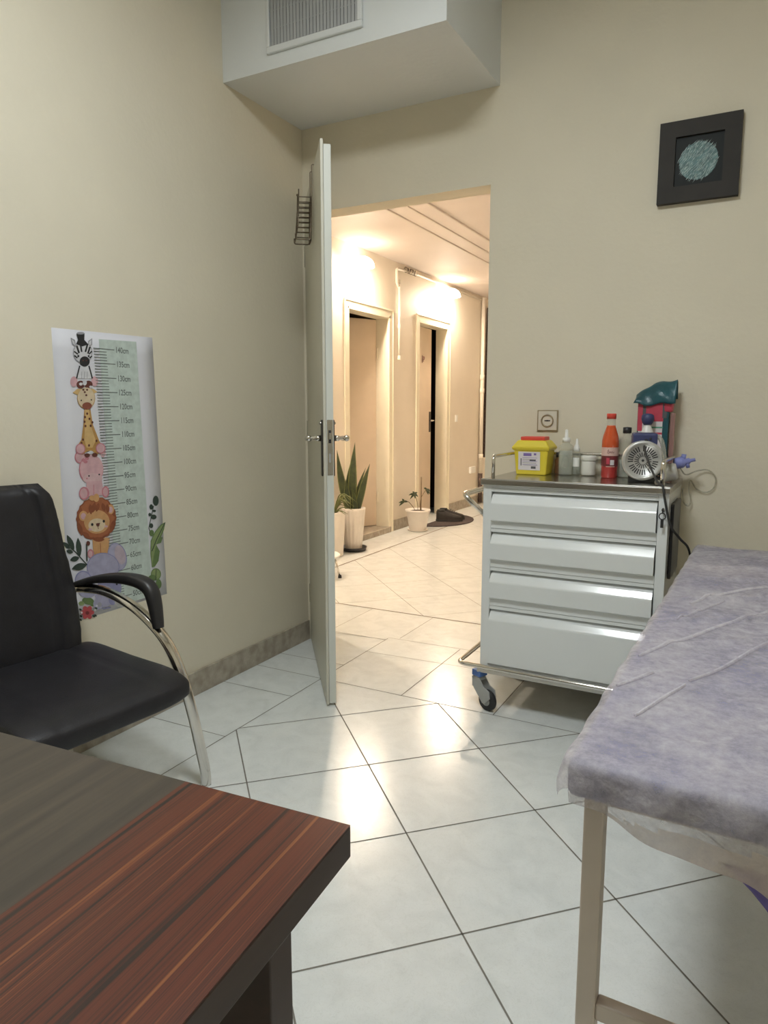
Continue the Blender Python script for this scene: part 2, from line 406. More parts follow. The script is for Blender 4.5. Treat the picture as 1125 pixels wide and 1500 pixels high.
# jamb strip of the doorway
b = MB(); b.box((.0, -.008, 0), (.022, T+.004, OZ-.001), bev=.003)
struct(b.build('trim_2', 'jamb'), 'ivory jamb of the open doorway', 'jamb')

# hall shell
D1 = (2.35, 3.145, 2.10); D2 = (3.78, 4.565, 2.135)   # hall doors: y0, y1, height
b = MB()
for (y0, y1, z0) in ((T, D1[0], 0), (D1[0], D1[1], D1[2]), (D1[1], D2[0], 0), (D2[0], D2[1], D2[2]), (D2[1], HY, 0)):
    b.box((HX-.15, y0, z0), (HX, y1, 2.8))
struct(b.build('wall_hall_left', 'hall'), 'warm cream hall wall with two doors', 'wall')
struct(boxo('wall_hall_end', (HX-.22, HY, 0), (HX2+.1, HY+.1, 2.8), 'hall'), 'cream wall at the far end of the hall', 'wall')
struct(boxo('wall_hall_right', (HX2, T, 0), (HX2+.1, HY, 2.8), 'hall'), 'cream hall wall out of sight on the right', 'wall')
struct(boxo('wall_hall_front', (HX-.22, T-.1, 0), (-T, T, 2.8), 'hall'), 'cream hall wall behind the open door', 'wall')
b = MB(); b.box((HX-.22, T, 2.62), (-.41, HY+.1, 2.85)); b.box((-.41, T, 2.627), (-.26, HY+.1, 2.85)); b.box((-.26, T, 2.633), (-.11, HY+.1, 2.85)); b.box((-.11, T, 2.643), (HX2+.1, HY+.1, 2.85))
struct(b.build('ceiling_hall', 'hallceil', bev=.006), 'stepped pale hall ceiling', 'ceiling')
b = MB()
for (y0, y1) in ((T, D1[0]-.07), (D1[1]+.07, D2[0]-.07), (D2[1]+.07, HY)): b.box((HX, y0, 0), (HX+.012, y1, .11))
struct(b.build('baseboard_hall', 'skirt', bev=.002), 'beige stone skirting along the hall wall', 'skirting')
b = MB(); b.box((HX-.22, D1[0], 0), (HX+.02, D1[1], .055), bev=.004); struct(b.build('trim_3', 'skirt'), 'stone threshold of the nearer hall door', 'threshold')

def hall_frame(name, y0, y1, h, label):
    b = MB(); w, p = .058, .007
    b.box((HX-.14, y0-.002, .0), (HX+p, y0+.025, h)); b.box((HX-.14, y1-.025, .0), (HX+p, y1+.002, h)); b.box((HX-.14, y0, h-.025), (HX+p, y1, h+.002))
    b.box((HX, y0-w, 0), (HX+p, y0, h+w)); b.box((HX, y1, 0), (HX+p, y1+w, h+w)); b.box((HX, y0, h), (HX+p, y1, h+w))
    b.box((HX+p, y0-w, 0), (HX+p+.006, y0-w+.014, h+w)); b.box((HX+p, y1+w-.014, 0), (HX+p+.006, y1+w, h+w)); b.box((HX+p, y0-w, h+w-.014), (HX+p+.006, y1+w, h+w))
    return struct(b.build(name, 'frame', bev=.002), label, 'door')
d1 = hall_frame('door_1', *D1, 'cream framed hall door behind the tall plant, leaf swung inward')
d2 = hall_frame('door_2', *D2, 'cream framed hall door left ajar behind the doormat')
def room_shell(name, y0, y1, m, label):
    b = MB(); x0, x1 = HX-1.15, HX-.15
    for lo, hi in (((x0-.04, y0, 0), (x0, y1, 2.5)), ((x0, y0-.04, 0), (x1, y0, 2.5)), ((x0, y1, 0), (x1, y1+.04, 2.5)), ((x0, y0, 2.5), (x1, y1, 2.54))): b.box(lo, hi)
    return struct(b.build(name, m), label, 'room')
room_shell('wall_side_room', D1[0]-.45, D1[1]+.25, 'tanroom', 'dim side room behind the nearer hall door')
room_shell('wall_far_room', D2[0]-.1, D2[1]+.45, 'dark', 'room behind the farther hall door, its shade painted as near-black walls')
def leaf_mtx(hx, hy, ang): return Matrix.Translation((hx, hy, 0)) @ Matrix.Rotation(ang, 4, 'Z')
# nearer hall leaf: hinged on its far side, swung inward
mt = leaf_mtx(HX-.135, D1[1]-.03, math.radians(-90-28))
b = MB(); b.box((0, -.04, .062), (.72, 0, D1[2]-.03), bev=.003, mtx=mt); lf = b.build('leaf', 'hallleaf', d1)
for z in (.35, 1.75):
    b = MB(); b.lathe([(.009, z-.05), (.009, z+.05)], (HX-.125, D1[1]-.03, 0), n=10); b.build('hinge', 'frame', lf)
# farther hall leaf: hinged on its near side, a little open
mt = leaf_mtx(HX-.10, D2[0]+.028, math.radians(90+3.6))
b = MB(); b.box((0, 0, .012), (.610, .04, D2[2]-.03), bev=.003, mtx=mt); lf = b.build('leaf', 'hallleaf', d2)
b = MB(); b.box((.548, -.008, .96), (.592, 0, 1.19), bev=.003, mtx=mt); h = b.build('lock_plate', 'blackplate', lf)
b = MB(); b.tube([mt @ Vector((.57, -.006, 1.09)), mt @ Vector((.57, -.05, 1.09)), mt @ Vector((.48, -.052, 1.09))], .009); b.build('handle', 'chrome', lf)
# small dark sign on that leaf
vs, fs = text_mesh('P', .075); b = MB()
def on_leaf(x, z, y=-.002): return mt @ Vector((x, y, z))
vv = [b.bm.verts.new(on_leaf(.345+v.x*1.3, 1.735+v.y*1.1, -.003)) for v in vs]
for f in fs:
    try: b.bm.faces.new([vv[i] for i in f])
    except ValueError: pass
b.prism([on_leaf(.316, 1.72, -.003), on_leaf(.330, 1.72, -.003), on_leaf(.330, 1.80, -.003), on_leaf(.316, 1.80, -.003)], mt.to_3x3() @ Vector((0, -.001, 0)))
b.build('room_sign', 'maroon', lf)
b = MB(); b.lathe([(.022, 0), (.022, .012), (.012, .014), (.012, .02)], n=14, mtx=Matrix.Rotation(-PI/2, 4, 'X')); bmesh.ops.translate(b.bm, vec=(HX-.06, D2[1]-.026, 1.13), verts=b.bm.verts)
b.build('strike', 'gold', d2)
# lattice window in the dark room
b = MB(); x = HX-1.12; y0, y1 = D2[0]-.02, D2[1]+.40
b.box((x-.01, y0, .9), (x, y1, 2.3), 'lattice')
for i in range(9): yy = y0+(y1-y0)*i/8; b.box((x, yy-.012, .9), (x+.02, yy+.012, 2.3), 'dark')
for i in range(8): zz = .9+1.4*i/7; b.box((x, y0, zz-.012), (x+.02, y1, zz+.012), 'dark')
struct(b.build('window_1'), 'dark latticed window seen through the door ajar', 'window')

# ------------------------------------------------------------------ foreground door leaf
LD = Vector((.620, -.7845, 0)).normalized(); LN = Vector((LD.y, -LD.x, 0))   # along the leaf; out of its face towards the chart wall
if LN.x > 0: LN = -LN
LH = Vector((.022, .0, 0)); LL = .888
LM = Matrix(((LD.x, LN.x, 0, LH.x), (LD.y, LN.y, 0, LH.y), (0, 0, 1, 0), (0, 0, 0, 1)))   # local: x along, y out of left face
L = lambda x, y, z: LM @ Vector((x, y, z))
b = MB(); b.box((0, -.029, .012), (LL-.006, -.001, 2.170), mtx=LM); leaf = b.build('door_3', 'doorpaint', bev=.0015)
struct(leaf, 'pale open door standing edge-on beside the growth chart wall', 'door')
b = MB(); b.box((0, 0, .008), (LL, .011, 2.186), mtx=LM); b.build('lipped_panel', 'doorface', leaf, .002)
b = MB(); b.box((LL-.0062, -.026, .95), (LL-.0045, -.004, 1.165), mtx=LM)
fp = b.build('lock_faceplate', 'steel', leaf)
b = MB(); b.box((LL-.0055, -.019, 1.075), (LL-.0035, -.009, 1.125), mtx=LM); b.build('latch_hole', 'black', fp)
b = MB(); b.box((LL-.005, -.020, 1.09), (LL+.004, -.010, 1.115), mtx=LM, bev=.002); b.build('latch_bolt', 'steel', fp)
b = MB(); b.box((LL-.0052, -.017, 1.0), (LL-.0036, -.011, 1.035), mtx=LM); b.build('keyhole_slot', 'grey', fp)
for sgn, y0 in ((1, .011), (-1, -.029)):
    b = MB(); b.box((LL-.062, y0, .945), (LL-.022, y0+sgn*.006, 1.165) if sgn > 0 else (LL-.022, y0, 1.165), mtx=LM) if sgn > 0 else b.box((LL-.062, y0-.006, .945), (LL-.022, y0, 1.165), mtx=LM)
    pl = b.build('handle_plate', 'blackplate', leaf, .002)
    yb = y0+sgn*.006
    b = MB(); b.tube([L(LL-.042, yb, 1.093), L(LL-.042, yb+sgn*.018, 1.093), L(LL-.042, yb+sgn*.022, 1.093), L(LL-.042, yb+sgn*.046, 1.093)], [.012, .012, .008, .009], n=14)
    b.tube(fillet([L(LL-.036, yb+sgn*.046, 1.093), L(LL-.05, yb+sgn*.052, 1.094), L(LL-.15, yb+sgn*.05, 1.089)], .02), [.011]*3+[.010]*6+[.013], n=14) if False else b.tube([L(LL-.030, yb+sgn*.047, 1.093), L(LL-.036, yb+sgn*.048, 1.093), L(LL-.06, yb+sgn*.05, 1.093), L(LL-.11, yb+sgn*.048, 1.091), L(LL-.15, yb+sgn*.046, 1.088)], [.008, .013, .010, .008, .011], n=14)
    b.build('lever', 'chrome', pl)
    b = MB(); b.lathe([(.006, 0), (.006, .004), (.003, .006)], n=12, mtx=Matrix.Rotation(-PI/2*sgn, 4, 'X')); bmesh.ops.transform(b.bm, matrix=LM @ Matrix.Translation((LL-.042, yb, 1.152)), verts=b.bm.verts)
    b.build('screw', 'chrome', pl)
for z in (.25, 1.1, 1.95):
    b = MB(); b.lathe([(.007, z-.05), (.007, z+.05)], L(-.004, .008, 0), n=10); b.build('hinge', 'steel', leaf)

# wire basket hung over the top of the leaf
bk = empty('wire_basket', L(.55, .04, 1.9), 'bronze wire file basket hanging over the top of the open door', 'basket')
x0, x1 = .49, .58; yb_, yf = .022, .072; zb, zt = 1.900, 2.070
for x in (x0+.0, x1):
    b = MB(); b.tube(fillet([L(x, -.036, 2.16), L(x, -.036, 2.192), L(x, .018, 2.194), L(x, .019, 2.07), L(x, .024, zb)], .006, 3), .0022, n=6)
    b.build('hanging_hook', 'wire', bk)
b = MB()
for x in (x0, x1):
    b.tube(fillet([L(x, yb_, zt), L(x, yb_+.004, zb), L(x, yf+.016, zb), L(x, yf+.016, zb+.022)], .008, 3), .0026, n=6)
    b.tube([L(x, yf, zt+.026), L(x, yf+.004, zb+.06), L(x, yf+.014, zb+.01)], .0026, n=6)
for k in range(8):
    z = zt-.004-(zt-zb-.024)*k/7.4
    y = yf+.003*k/2
    b.tube(fillet([L(x0, yb_, z), L(x0-.001, y, z), L(x1+.001, y, z), L(x1, yb_, z)], .004, 2), .0021, n=6)
for k in range(1, 4):
    x = x0+(x1-x0)*k/4
    b.tube([L(x, yf+.001, zt), L(x, yf+.014, zb), L(x, yb_, zb), L(x, yb_, zt)], .0014, n=5)
b.build('basket_cage', 'wire', bk)
b = MB(); b.lathe([(.0, -.005), (.005, -.003), (.005, .003), (0, .005)], L(x0, yf, zt+.028), n=10); b.build('ball_tip', 'wire', bk)

# ------------------------------------------------------------------ air vent on the bulkhead
v = empty('air_vent', (.45, -.562, 2.6), 'grey slatted air vent in the white bulkhead', 'vent')
X0, X1, Z0, Z1 = .235, .668, 2.594, 2.90; y = -.562
b = MB(); w = .024
for lo, hi in (((X0, y-.014, Z0), (X1, y, Z0+w)), ((X0, y-.014, Z1-w), (X1, y, Z1)), ((X0, y-.014, Z0+w), (X0+w*.6, y, Z1-w)), ((X1-w*.8, y-.014, Z0+w), (X1, y, Z1-w))): b.box(lo, hi)
b.build('frame', 'bulk', v, .003)
boxo('backing', (X0+.01, y-.003, Z0+.02), (X1-.01, y-.0005, Z1-.02), 'grilledark', v)
b = MB(); nsl = 26
for k in range(nsl):
    x = X0+.018+(X1-X0-.036)*(k+.5)/nsl
    b.box((-.0055, -.004, Z0+w), (.0055, .0, Z1-w), mtx=Matrix.Translation((x, y-.006, 0)) @ Matrix.Rotation(math.radians(25), 4, 'Z'))
for k in range(3): z = Z0+w+(Z1-Z0-2*w)*(k+1)/4; b.box((X0+.015, y-.006, z-.002), (X1-.015, y-.004, z+.002))
b.build('slats', 'grille', v)

# ------------------------------------------------------------------ framed picture
p = empty('framed_picture', (1.77, 0, 2.0), 'square charcoal framed picture of a pale teal disc on black', 'picture')
X0, X1, Z0, Z1 = 1.645, 1.924, 1.977, 2.266; w = .057
b = MB()
def fr(lo, hi, x0, x1, z0, z1, y0, y1): pass
b.prism([(X0, 0, Z0), (X1, 0, Z0), (X1-w, 0, Z0+w), (X0+w, 0, Z0+w)], (0, -.026, 0)); b.prism([(X0, 0, Z1), (X1, 0, Z1), (X1-w, 0, Z1-w), (X0+w, 0, Z1-w)], (0, -.026, 0))
b.prism([(X0, 0, Z0), (X0+w, 0, Z0+w), (X0+w, 0, Z1-w), (X0, 0, Z1)], (0, -.026, 0)); b.prism([(X1, 0, Z0), (X1-w, 0, Z0+w), (X1-w, 0, Z1-w), (X1, 0, Z1)], (0, -.026, 0))
b.build('frame', 'picframe', p)
boxo('mount', (X0+w-.002, -.016, Z0+w-.002), (X1-w+.002, -.002, Z1-w+.002), 'picmat', p)
cx, cz, R = 1.783, 2.118, .068
b = MB(); rr = random.Random(3)
pts = []
for k in range(48):
    q = 2*PI*k/48; r = R*(.95+.05*rr.random()); pts.append((cx+r*math.cos(q), -.0164, cz+r*math.sin(q)))
b.prism(pts, (0, -.0004, 0)); b.build('painted_disc', 'tealpaint', p)
b = MB()
for k in range(330):
    r = R*1.0*math.sqrt(rr.random()); q = rr.random()*2*PI; x, z = cx+r*math.cos(q), cz+r*math.sin(q)
    a = math.radians(52+rr.uniform(-14, 14)); l = rr.uniform(.005, .013); wd = rr.uniform(.0006, .0012)
    dx, dz = math.cos(a), math.sin(a); bend = rr.uniform(-.002, .002)
    P3 = [Vector((x-dx*l, -.0173, z-dz*l)), Vector((x+bend*dz, -.0173, z-bend*dx)), Vector((x+dx*l, -.0173, z+dz*l))]
    n_ = Vector((-dz, 0, dx))*wd
    b.poly([P3[0], P3[1]-n_, P3[2], P3[1]+n_])
b.build('brush_strokes', 'tealstroke', p)

# ------------------------------------------------------------------ wall socket
s_ = empty('wall_socket', (1.248, 0, 1.158), 'square wall socket with a thin gilt border above the yellow bin', 'socket')
b = MB(); b.box((1.203, -.007, 1.113), (1.293, 0, 1.203), bev=.002); b.build('border', 'gold', s_)
b = MB(); b.box((1.208, -.010, 1.118), (1.288, -.001, 1.198), bev=.002); b.build('plate', 'socket', s_)
b = MB(); b.lathe([(0, .0), (.021, .0), (.023, .006), (.027, .006), (.027, 0)], (0, 0, 0), n=28, mtx=Matrix.Translation((1.248, -.0085, 1.158)) @ Matrix.Rotation(PI/2, 4, 'X')); b.build('socket_ring', 'gold', s_)
b = MB()
for dx in (-.0095, .0095): b.lathe([(0, 0), (.003, 0), (.003, .002), (0, .002)], n=10, mtx=Matrix.Translation((1.248+dx, -.0095, 1.158)) @ Matrix.Rotation(PI/2, 4, 'X'))
b.box((1.242, -.011, 1.155), (1.254, -.0095, 1.161)); b.build('pin_holes', 'black', s_)

# ------------------------------------------------------------------ growth chart (printed paper on the left wall)
Hm = (0.0035230458, -5.5180204e-05, -1.5451067, -0.0010279837, -0.0020654294, 2.3954, -0.00085688945, -6.546702e-05)
def sheet(x, y):     # drawing units of the artwork -> place on the sheet (wall y, z)
    w = Hm[6]*x+Hm[7]*y+1
    return (Hm[0]*x+Hm[1]*y+Hm[2])/w, (Hm[3]*x+Hm[4]*y+Hm[5])/w
TA = lambda u, v: (60+u/5.921, 470+v/5.921)
TB = lambda u, v: (60+u/5.625, 690+v/5.625)
def pm(name, col): 
    if name not in M: M[name] = mat(name, col, .7, noise=.14, nscale=40)
    return name
class Art:
    def __init__(s, T, base=0): s.b = MB(); s.T = T; s.k = base; s.n = 0
    def pt(s, u, v):
        y, z = sheet(*s.T(u, v)); return Vector((.0022+.00006*s.n, y, z))
    def poly(s, pts, m): s.n += 1; s.b.poly([s.pt(*p) for p in pts], m)
    def ell(s, u, v, a, c, m, rot=0., n=22, wob=0.):
        s.n += 1; q0 = math.radians(rot); o = []
        for i in range(n):
            q = 2*PI*i/n; k = 1+wob*(1 if i % 2 else -1); x, y = a*k*math.cos(q), c*k*math.sin(q)
            o.append(s.pt(u+x*math.cos(q0)-y*math.sin(q0), v+x*math.sin(q0)+y*math.cos(q0)))
        s.b.poly(o, m)
    def stroke(s, pts, w, m):
        s.n += 1
        for (p, q) in zip(pts, pts[1:]):
            d = Vector((q[0]-p[0], q[1]-p[1])); l = d.length
            if l < 1e-6: continue
            n = Vector((-d.y, d.x))/l*w/2
            s.b.poly([s.pt(p[0]+n.x, p[1]+n.y), s.pt(q[0]+n.x, q[1]+n.y), s.pt(q[0]-n.x, q[1]-n.y), s.pt(p[0]-n.x, p[1]-n.y)], m)
    def leafshape(s, p, q, w, m):
        d = Vector((q[0]-p[0], q[1]-p[1])); n = Vector((-d.y, d.x)).normalized()*w/2; o = []
        for t, k in ((0, 0), (.15, .55), (.35, .95), (.55, 1), (.75, .75), (.9, .35), (1, 0)): o.append((p[0]+d.x*t+n.x*k, p[1]+d.y*t+n.y*k))
        for t, k in ((.9, .35), (.75, .75), (.55, 1), (.35, .95), (.15, .55)): o.append((p[0]+d.x*t-n.x*k, p[1]+d.y*t-n.y*k))
        s.poly(o, m)
Y0, Y1, ZB, ZT = -1.446, -1.000, .474, 1.468
chart = empty('growth_chart', (0, -1.2, .97), 'white paper height chart of stacked cartoon animals taped to the left wall', 'poster')
b = MB()
def paper(i, j):
    y = Y0+(Y1-Y0)*i; z = ZB+(ZT-ZB)*j
    y += (-.004+.035*(1-j))*(.3 if i < .5 else 1)*0 + (.016*(1-j)-.014)*i*1.0
    lift = .0002
    return (lift, y, z+.006*i*j)
V = b.grid(paper, 8, 16, 'paper'); b.build('paper', None, chart, solid=.0006)
# ruler panel, ticks and figures
b = MB(); pn = pm('sage_print', (.52, .60, .56))
b.poly([(.0021, -1.262, 1.447), (.0021, -1.094, 1.452), (.0021, -1.076, .487), (.0021, -1.245, .480)], pn)
for cm in range(50, 143):
    if cm > 140: break
    z = cm/100+.0145; sh = (140-cm)/90*.022
    if cm % 5 == 0: y0, y1, h = -1.287+sh, -1.197+sh, .0017
    else: y0, y1, h = -1.287+sh, -1.232+sh, .0014
    b.poly([(.0024, y0, z-h), (.0024, y1, z-h), (.0024, y1, z+h), (.0024, y0, z+h)], pm('tick_print', (.16, .18, .17)))
for cm in range(50, 141, 5):
    z = cm/100+.0145; sh = (140-cm)/90*.022
    vs, fs = text_mesh('%dcm' % cm, .029); wmax = max(v_.x for v_ in vs); kx = (.060 if cm >= 100 else .052)/wmax
    vv = [b.bm.verts.new((.0024, -1.193+sh+q.x*kx, z-.009+q.y)) for q in vs]
    i = b.mi('tick_print')
    for f in fs:
        try: ff = b.bm.faces.new([vv[k] for k in f]); ff.material_index = i
        except ValueError: pass
b.build('ruler_scale', None, chart)
BK, WH, GY = pm('black_print', (.02, .02, .022)), pm('white_print', (.62, .62, .65)), pm('grey_print', (.33, .33, .36))
PK, PK2 = pm('pink_print', (.60, .37, .40)), pm('rose_print', (.52, .20, .24))
YL, YL2, BR = pm('straw_print', (.60, .40, .17)), pm('ochre_print', (.45, .25, .075)), pm('brown_print', (.12, .035, .025))
MN, MN2, LF = pm('mane_print', (.25, .075, .032)), pm('mane_light_print', (.36, .12, .05)), pm('lion_print', (.58, .32, .14))
EL, EL2 = pm('lavender_print', (.37, .36, .50)), pm('slate_print', (.25, .25, .42))
GN, GN2, GN3 = pm('leaf_print', (.13, .20, .075)), pm('deep_leaf_print', (.035, .055, .042)), pm('pale_leaf_print', (.24, .31, .13))
RD, CRM = pm('flower_print', (.46, .07, .08)), pm('cream_print', (.64, .52, .36))
a = Art(TA)   # zebra
a.poly([(330, 385), (415, 385), (440, 500), (305, 500)], WH); a.stroke([(332, 390), (305, 500)], 12, BK); a.stroke([(412, 390), (442, 500)], 12, BK)
for q in (350, 375, 398): a.stroke([(q, 440), (q-3, 500)], 5, GY)
a.poly([(252, 145), (290, 165), (300, 225), (268, 205)], GY); a.poly([(440, 150), (405, 175), (405, 220), (440, 210)], GY)
a.poly([(260, 160), (284, 175), (292, 215), (274, 200)], WH); a.poly([(432, 165), (412, 182), (410, 212), (430, 205)], WH)
a.ell(358, 275, 84, 92, GY); a.ell(358, 275, 78, 86, WH)
for (p, q, w) in (((305, 215), (325, 280), 16), ((338, 205), (348, 270), 14), ((398, 205), (380, 270), 14), ((420, 225), (402, 285), 15), ((282, 265), (315, 290), 12), ((284, 300), (310, 322), 12), ((436, 262), (412, 290), 11), ((438, 305), (415, 322), 10)): a.stroke([p, q], w, BK)
a.ell(318, 306, 9, 10, BK); a.ell(408, 306, 8, 10, BK); a.ell(373, 352, 44, 44, BK); a.ell(360, 345, 7, 5, BR); a.ell(388, 345, 7, 5, BR)
a.poly([(302, 110), (372, 108), (370, 165), (405, 205), (350, 222), (298, 200), (315, 165)], BK); a.ell(337, 108, 34, 11, GY)
a.b.build('zebra_print', None, chart)
a = Art(TA, 1)   # giraffe
a.ell(282, 528, 32, 46, PK); a.ell(462, 525, 30, 44, PK)
a.poly([(270, 625), (310, 590), (450, 590), (485, 615), (440, 640), (310, 640)], YL)
a.ell(340, 552, 36, 34, BR); a.ell(408, 552, 36, 34, BR); a.ell(342, 548, 15, 13, WH); a.ell(428, 572, 14, 10, WH); a.ell(375, 535, 18, 26, WH)
a.ell(388, 672, 78, 92, YL2); a.ell(388, 668, 74, 90, CRM); a.ell(395, 738, 42, 32, pm('muzzle_print', (.25, .08, .05)))
a.ell(345, 690, 6, 7, BK); a.ell(432, 685, 6, 7, BK)
for (u, v_) in ((375, 618), (395, 598), (388, 645), (362, 598)): a.ell(u, v_, 9, 9, BR)
a.poly([(370, 770), (424, 770), (445, 900), (500, 1040), (545, 1120), (480, 1160), (440, 1130), (400, 1130), (350, 1160), (300, 1100), (345, 1030), (362, 900)], YL2)
a.poly([(378, 772), (412, 772), (425, 900), (470, 1040), (440, 1100), (390, 1100), (370, 1030), (375, 900)], YL)
for (u, v_) in ((395, 805), (376, 835), (415, 850), (372, 875), (440, 880), (380, 912), (425, 910), (358, 1030), (345, 1060), (475, 1040), (490, 1075), (365, 1090), (478, 1105), (410, 1080)): a.ell(u, v_, 9, 11, BR)
a.ell(335, 1110, 42, 46, PK2); a.ell(335, 1110, 34, 38, PK); a.ell(510, 1105, 42, 46, PK2); a.ell(510, 1105, 34, 38, PK)
a.ell(393, 1165, 24, 17, BR); a.ell(460, 1162, 24, 17, BR); a.ell(425, 1140, 22, 14, WH)
a.b.build('giraffe_print', None, chart)
a = Art(lambda u, v: (60+u*.3, 470+v*.3), 2)   # hippo, drawn in the coarser units
a.ell(190, 665, 28, 32, PK2); a.ell(190, 665, 22, 26, PK); a.ell(300, 640, 14, 26, PK)
a.ell(243, 725, 60, 72, PK2); a.ell(245, 722, 57, 69, PK); a.ell(250, 770, 48, 26, pm('blush_print', (.62, .42, .44)))
a.ell(222, 770, 4, 4, PK2); a.ell(282, 750, 4, 4, BK); a.ell(232, 757, 4, 4, BK)
for (u, v_) in ((205, 680), (222, 672), (215, 688)): a.ell(u, v_, 10, 8, PK2)
a.poly([(220, 785), (295, 780), (305, 850), (215, 858)], PK); a.ell(208, 842, 25, 32, PK2); a.ell(206, 842, 18, 25, PK); a.ell(312, 835, 18, 28, PK2); a.ell(312, 835, 12, 21, PK)
a.stroke([(255, 800), (255, 850)], 3, PK2); a.b.build('hippo_print', None, chart)
a = Art(TB, 3)   # lion
a.poly([(420, 560), (565, 545), (555, 640), (545, 680), (440, 700), (425, 640)], LF); a.stroke([(485, 590), (490, 680)], 5, MN2)
a.ell(405, 680, 26, 38, PK2); a.ell(403, 683, 17, 27, PK)
a.ell(452, 390, 165, 178, MN, 8, 40, .02); a.ell(452, 385, 150, 165, MN2, 8, 40, .02)
for (p, q) in (((300, 420), (335, 535)), ((330, 300), (300, 420)), ((560, 260), (606, 380)), ((420, 560), (520, 565)), ((340, 500), (400, 560)), ((600, 400), (570, 510))): a.leafshape(p, q, 40, MN)
a.ell(345, 370, 36, 42, LF); a.ell(345, 372, 22, 27, PK); a.ell(570, 315, 28, 40, LF); a.ell(570, 318, 16, 26, PK)
a.ell(455, 418, 106, 98, LF, -6); a.ell(455, 445, 70, 55, CRM, -6)
for (p, q, w) in (((400, 270), (408, 358), 34), ((440, 255), (420, 345), 36), ((470, 262), (450, 335), 34), ((500, 262), (520, 332), 34), ((540, 270), (548, 345), 30)): a.leafshape(p, q, w, MN)
a.ell(417, 440, 10, 12, BK); a.ell(512, 413, 10, 12, BK); a.poly([(446, 432), (482, 426), (470, 456), (460, 458)], BR); a.ell(463, 442, 14, 14, BR); a.stroke([(465, 458), (466, 474), (472, 474)], 4, BR)
a.ell(400, 480, 16, 10, PK); a.ell(530, 455, 14, 9, PK); a.ell(415, 222, 25, 22, LF); a.ell(450, 220, 24, 34, LF)
a.b.build('lion_print', None, chart)
a = Art(TB, 4)   # elephant
a.ell(345, 900, 70, 80, EL2); a.ell(345, 905, 62, 74, EL)
a.ell(625, 705, 78, 116, EL2, -14); a.ell(625, 705, 72, 110, EL, -14); a.ell(648, 690, 42, 80, pm('ear_print', (.46, .38, .44)), -14)
a.ell(508, 790, 135, 118, EL2); a.ell(508, 792, 129, 113, EL)
a.ell(380, 975, 80, 70, EL); a.ell(560, 960, 100, 110, EL2); a.ell(520, 1030, 78, 90, EL); a.ell(585, 1060, 32, 44, EL2); a.ell(640, 1075, 38, 40, pm('foot_print', (.42, .41, .40)))
a.ell(468, 1095, 42, 46, EL); a.ell(478, 1100, 18, 20, GY); a.stroke([(505, 1135), (570, 1122)], 12, EL2); a.stroke([(500, 1100), (500, 1140)], 5, EL2)
a.ell(620, 930, 8, 10, BK); a.b.build('elephant_print', None, chart)
a = Art(TB, 5)   # sprays left of the elephant
a.stroke([(200, 600), (280, 665), (380, 775)], 8, GN2)
for (p, q, w) in (((270, 650), (210, 525), 44), ((315, 710), (300, 548), 46), ((235, 640), (180, 585), 34), ((262, 670), (205, 655), 34), ((312, 712), (235, 735), 44), ((375, 770), (250, 805), 56)): a.leafshape(p, q, w, GN2)
a.stroke([(372, 600), (375, 740)], 12, GN2); a.ell(385, 595, 16, 20, BR); a.b.build('leaf_spray_print', None, chart)
a = Art(TB, 6)   # leaves on the right
a.stroke([(925, 285), (885, 470), (905, 520)], 6, GN2)
for (u, v_, c, d) in ((943, 245, 24, 42), (905, 295, 15, 22), (930, 328, 14, 10), (893, 358, 12, 14), (925, 378, 24, 20), (905, 450, 16, 20)): a.ell(u, v_, c, d, GN2)
a.ell(908, 510, 19, 26, GN)
a.poly([(1022, 420), (1010, 480), (985, 545), (1000, 545), (985, 590), (945, 605), (975, 660), (965, 740), (935, 785), (910, 795), (898, 680), (900, 575), (935, 500), (985, 440)], GN)
a.poly([(1015, 435), (985, 520), (950, 590), (925, 700), (912, 785), (905, 680), (905, 580), (940, 505), (990, 445)], GN3); a.stroke([(1018, 425), (950, 560), (910, 660)], 7, GN2)
a.ell(943, 850, 42, 50, GN); a.ell(943, 850, 34, 42, GN3); a.ell(915, 880, 34, 26, GN); a.ell(965, 930, 24, 40, GN); a.ell(962, 985, 10, 18, GN2); a.stroke([(945, 810), (940, 900)], 5, GN2)
a.b.build('leaf_print', None, chart)
a = Art(TB, 7)   # flower
a.ell(385, 1070, 50, 30, GN, 10); a.ell(330, 1090, 24, 18, GN3); a.ell(430, 1100, 26, 16, GN)
for k in range(6): q = 2*PI*k/6; a.ell(378+30*math.cos(q), 1165+32*math.sin(q), 27, 20, RD, math.degrees(q))
a.ell(378, 1168, 15, 15, pm('flower_heart_print', (.20, .03, .03)))
for (u, v_) in ((320, 1140), (325, 1195), (322, 1225), (430, 1195), (450, 1130), (445, 1190)): a.ell(u, v_, 12, 8, GN2, 30)
for (u, v_) in ((455, 1110), (440, 1145), (330, 1165)): a.ell(u, v_, 9, 9, WH)
a.b.build('flower_print', None, chart)

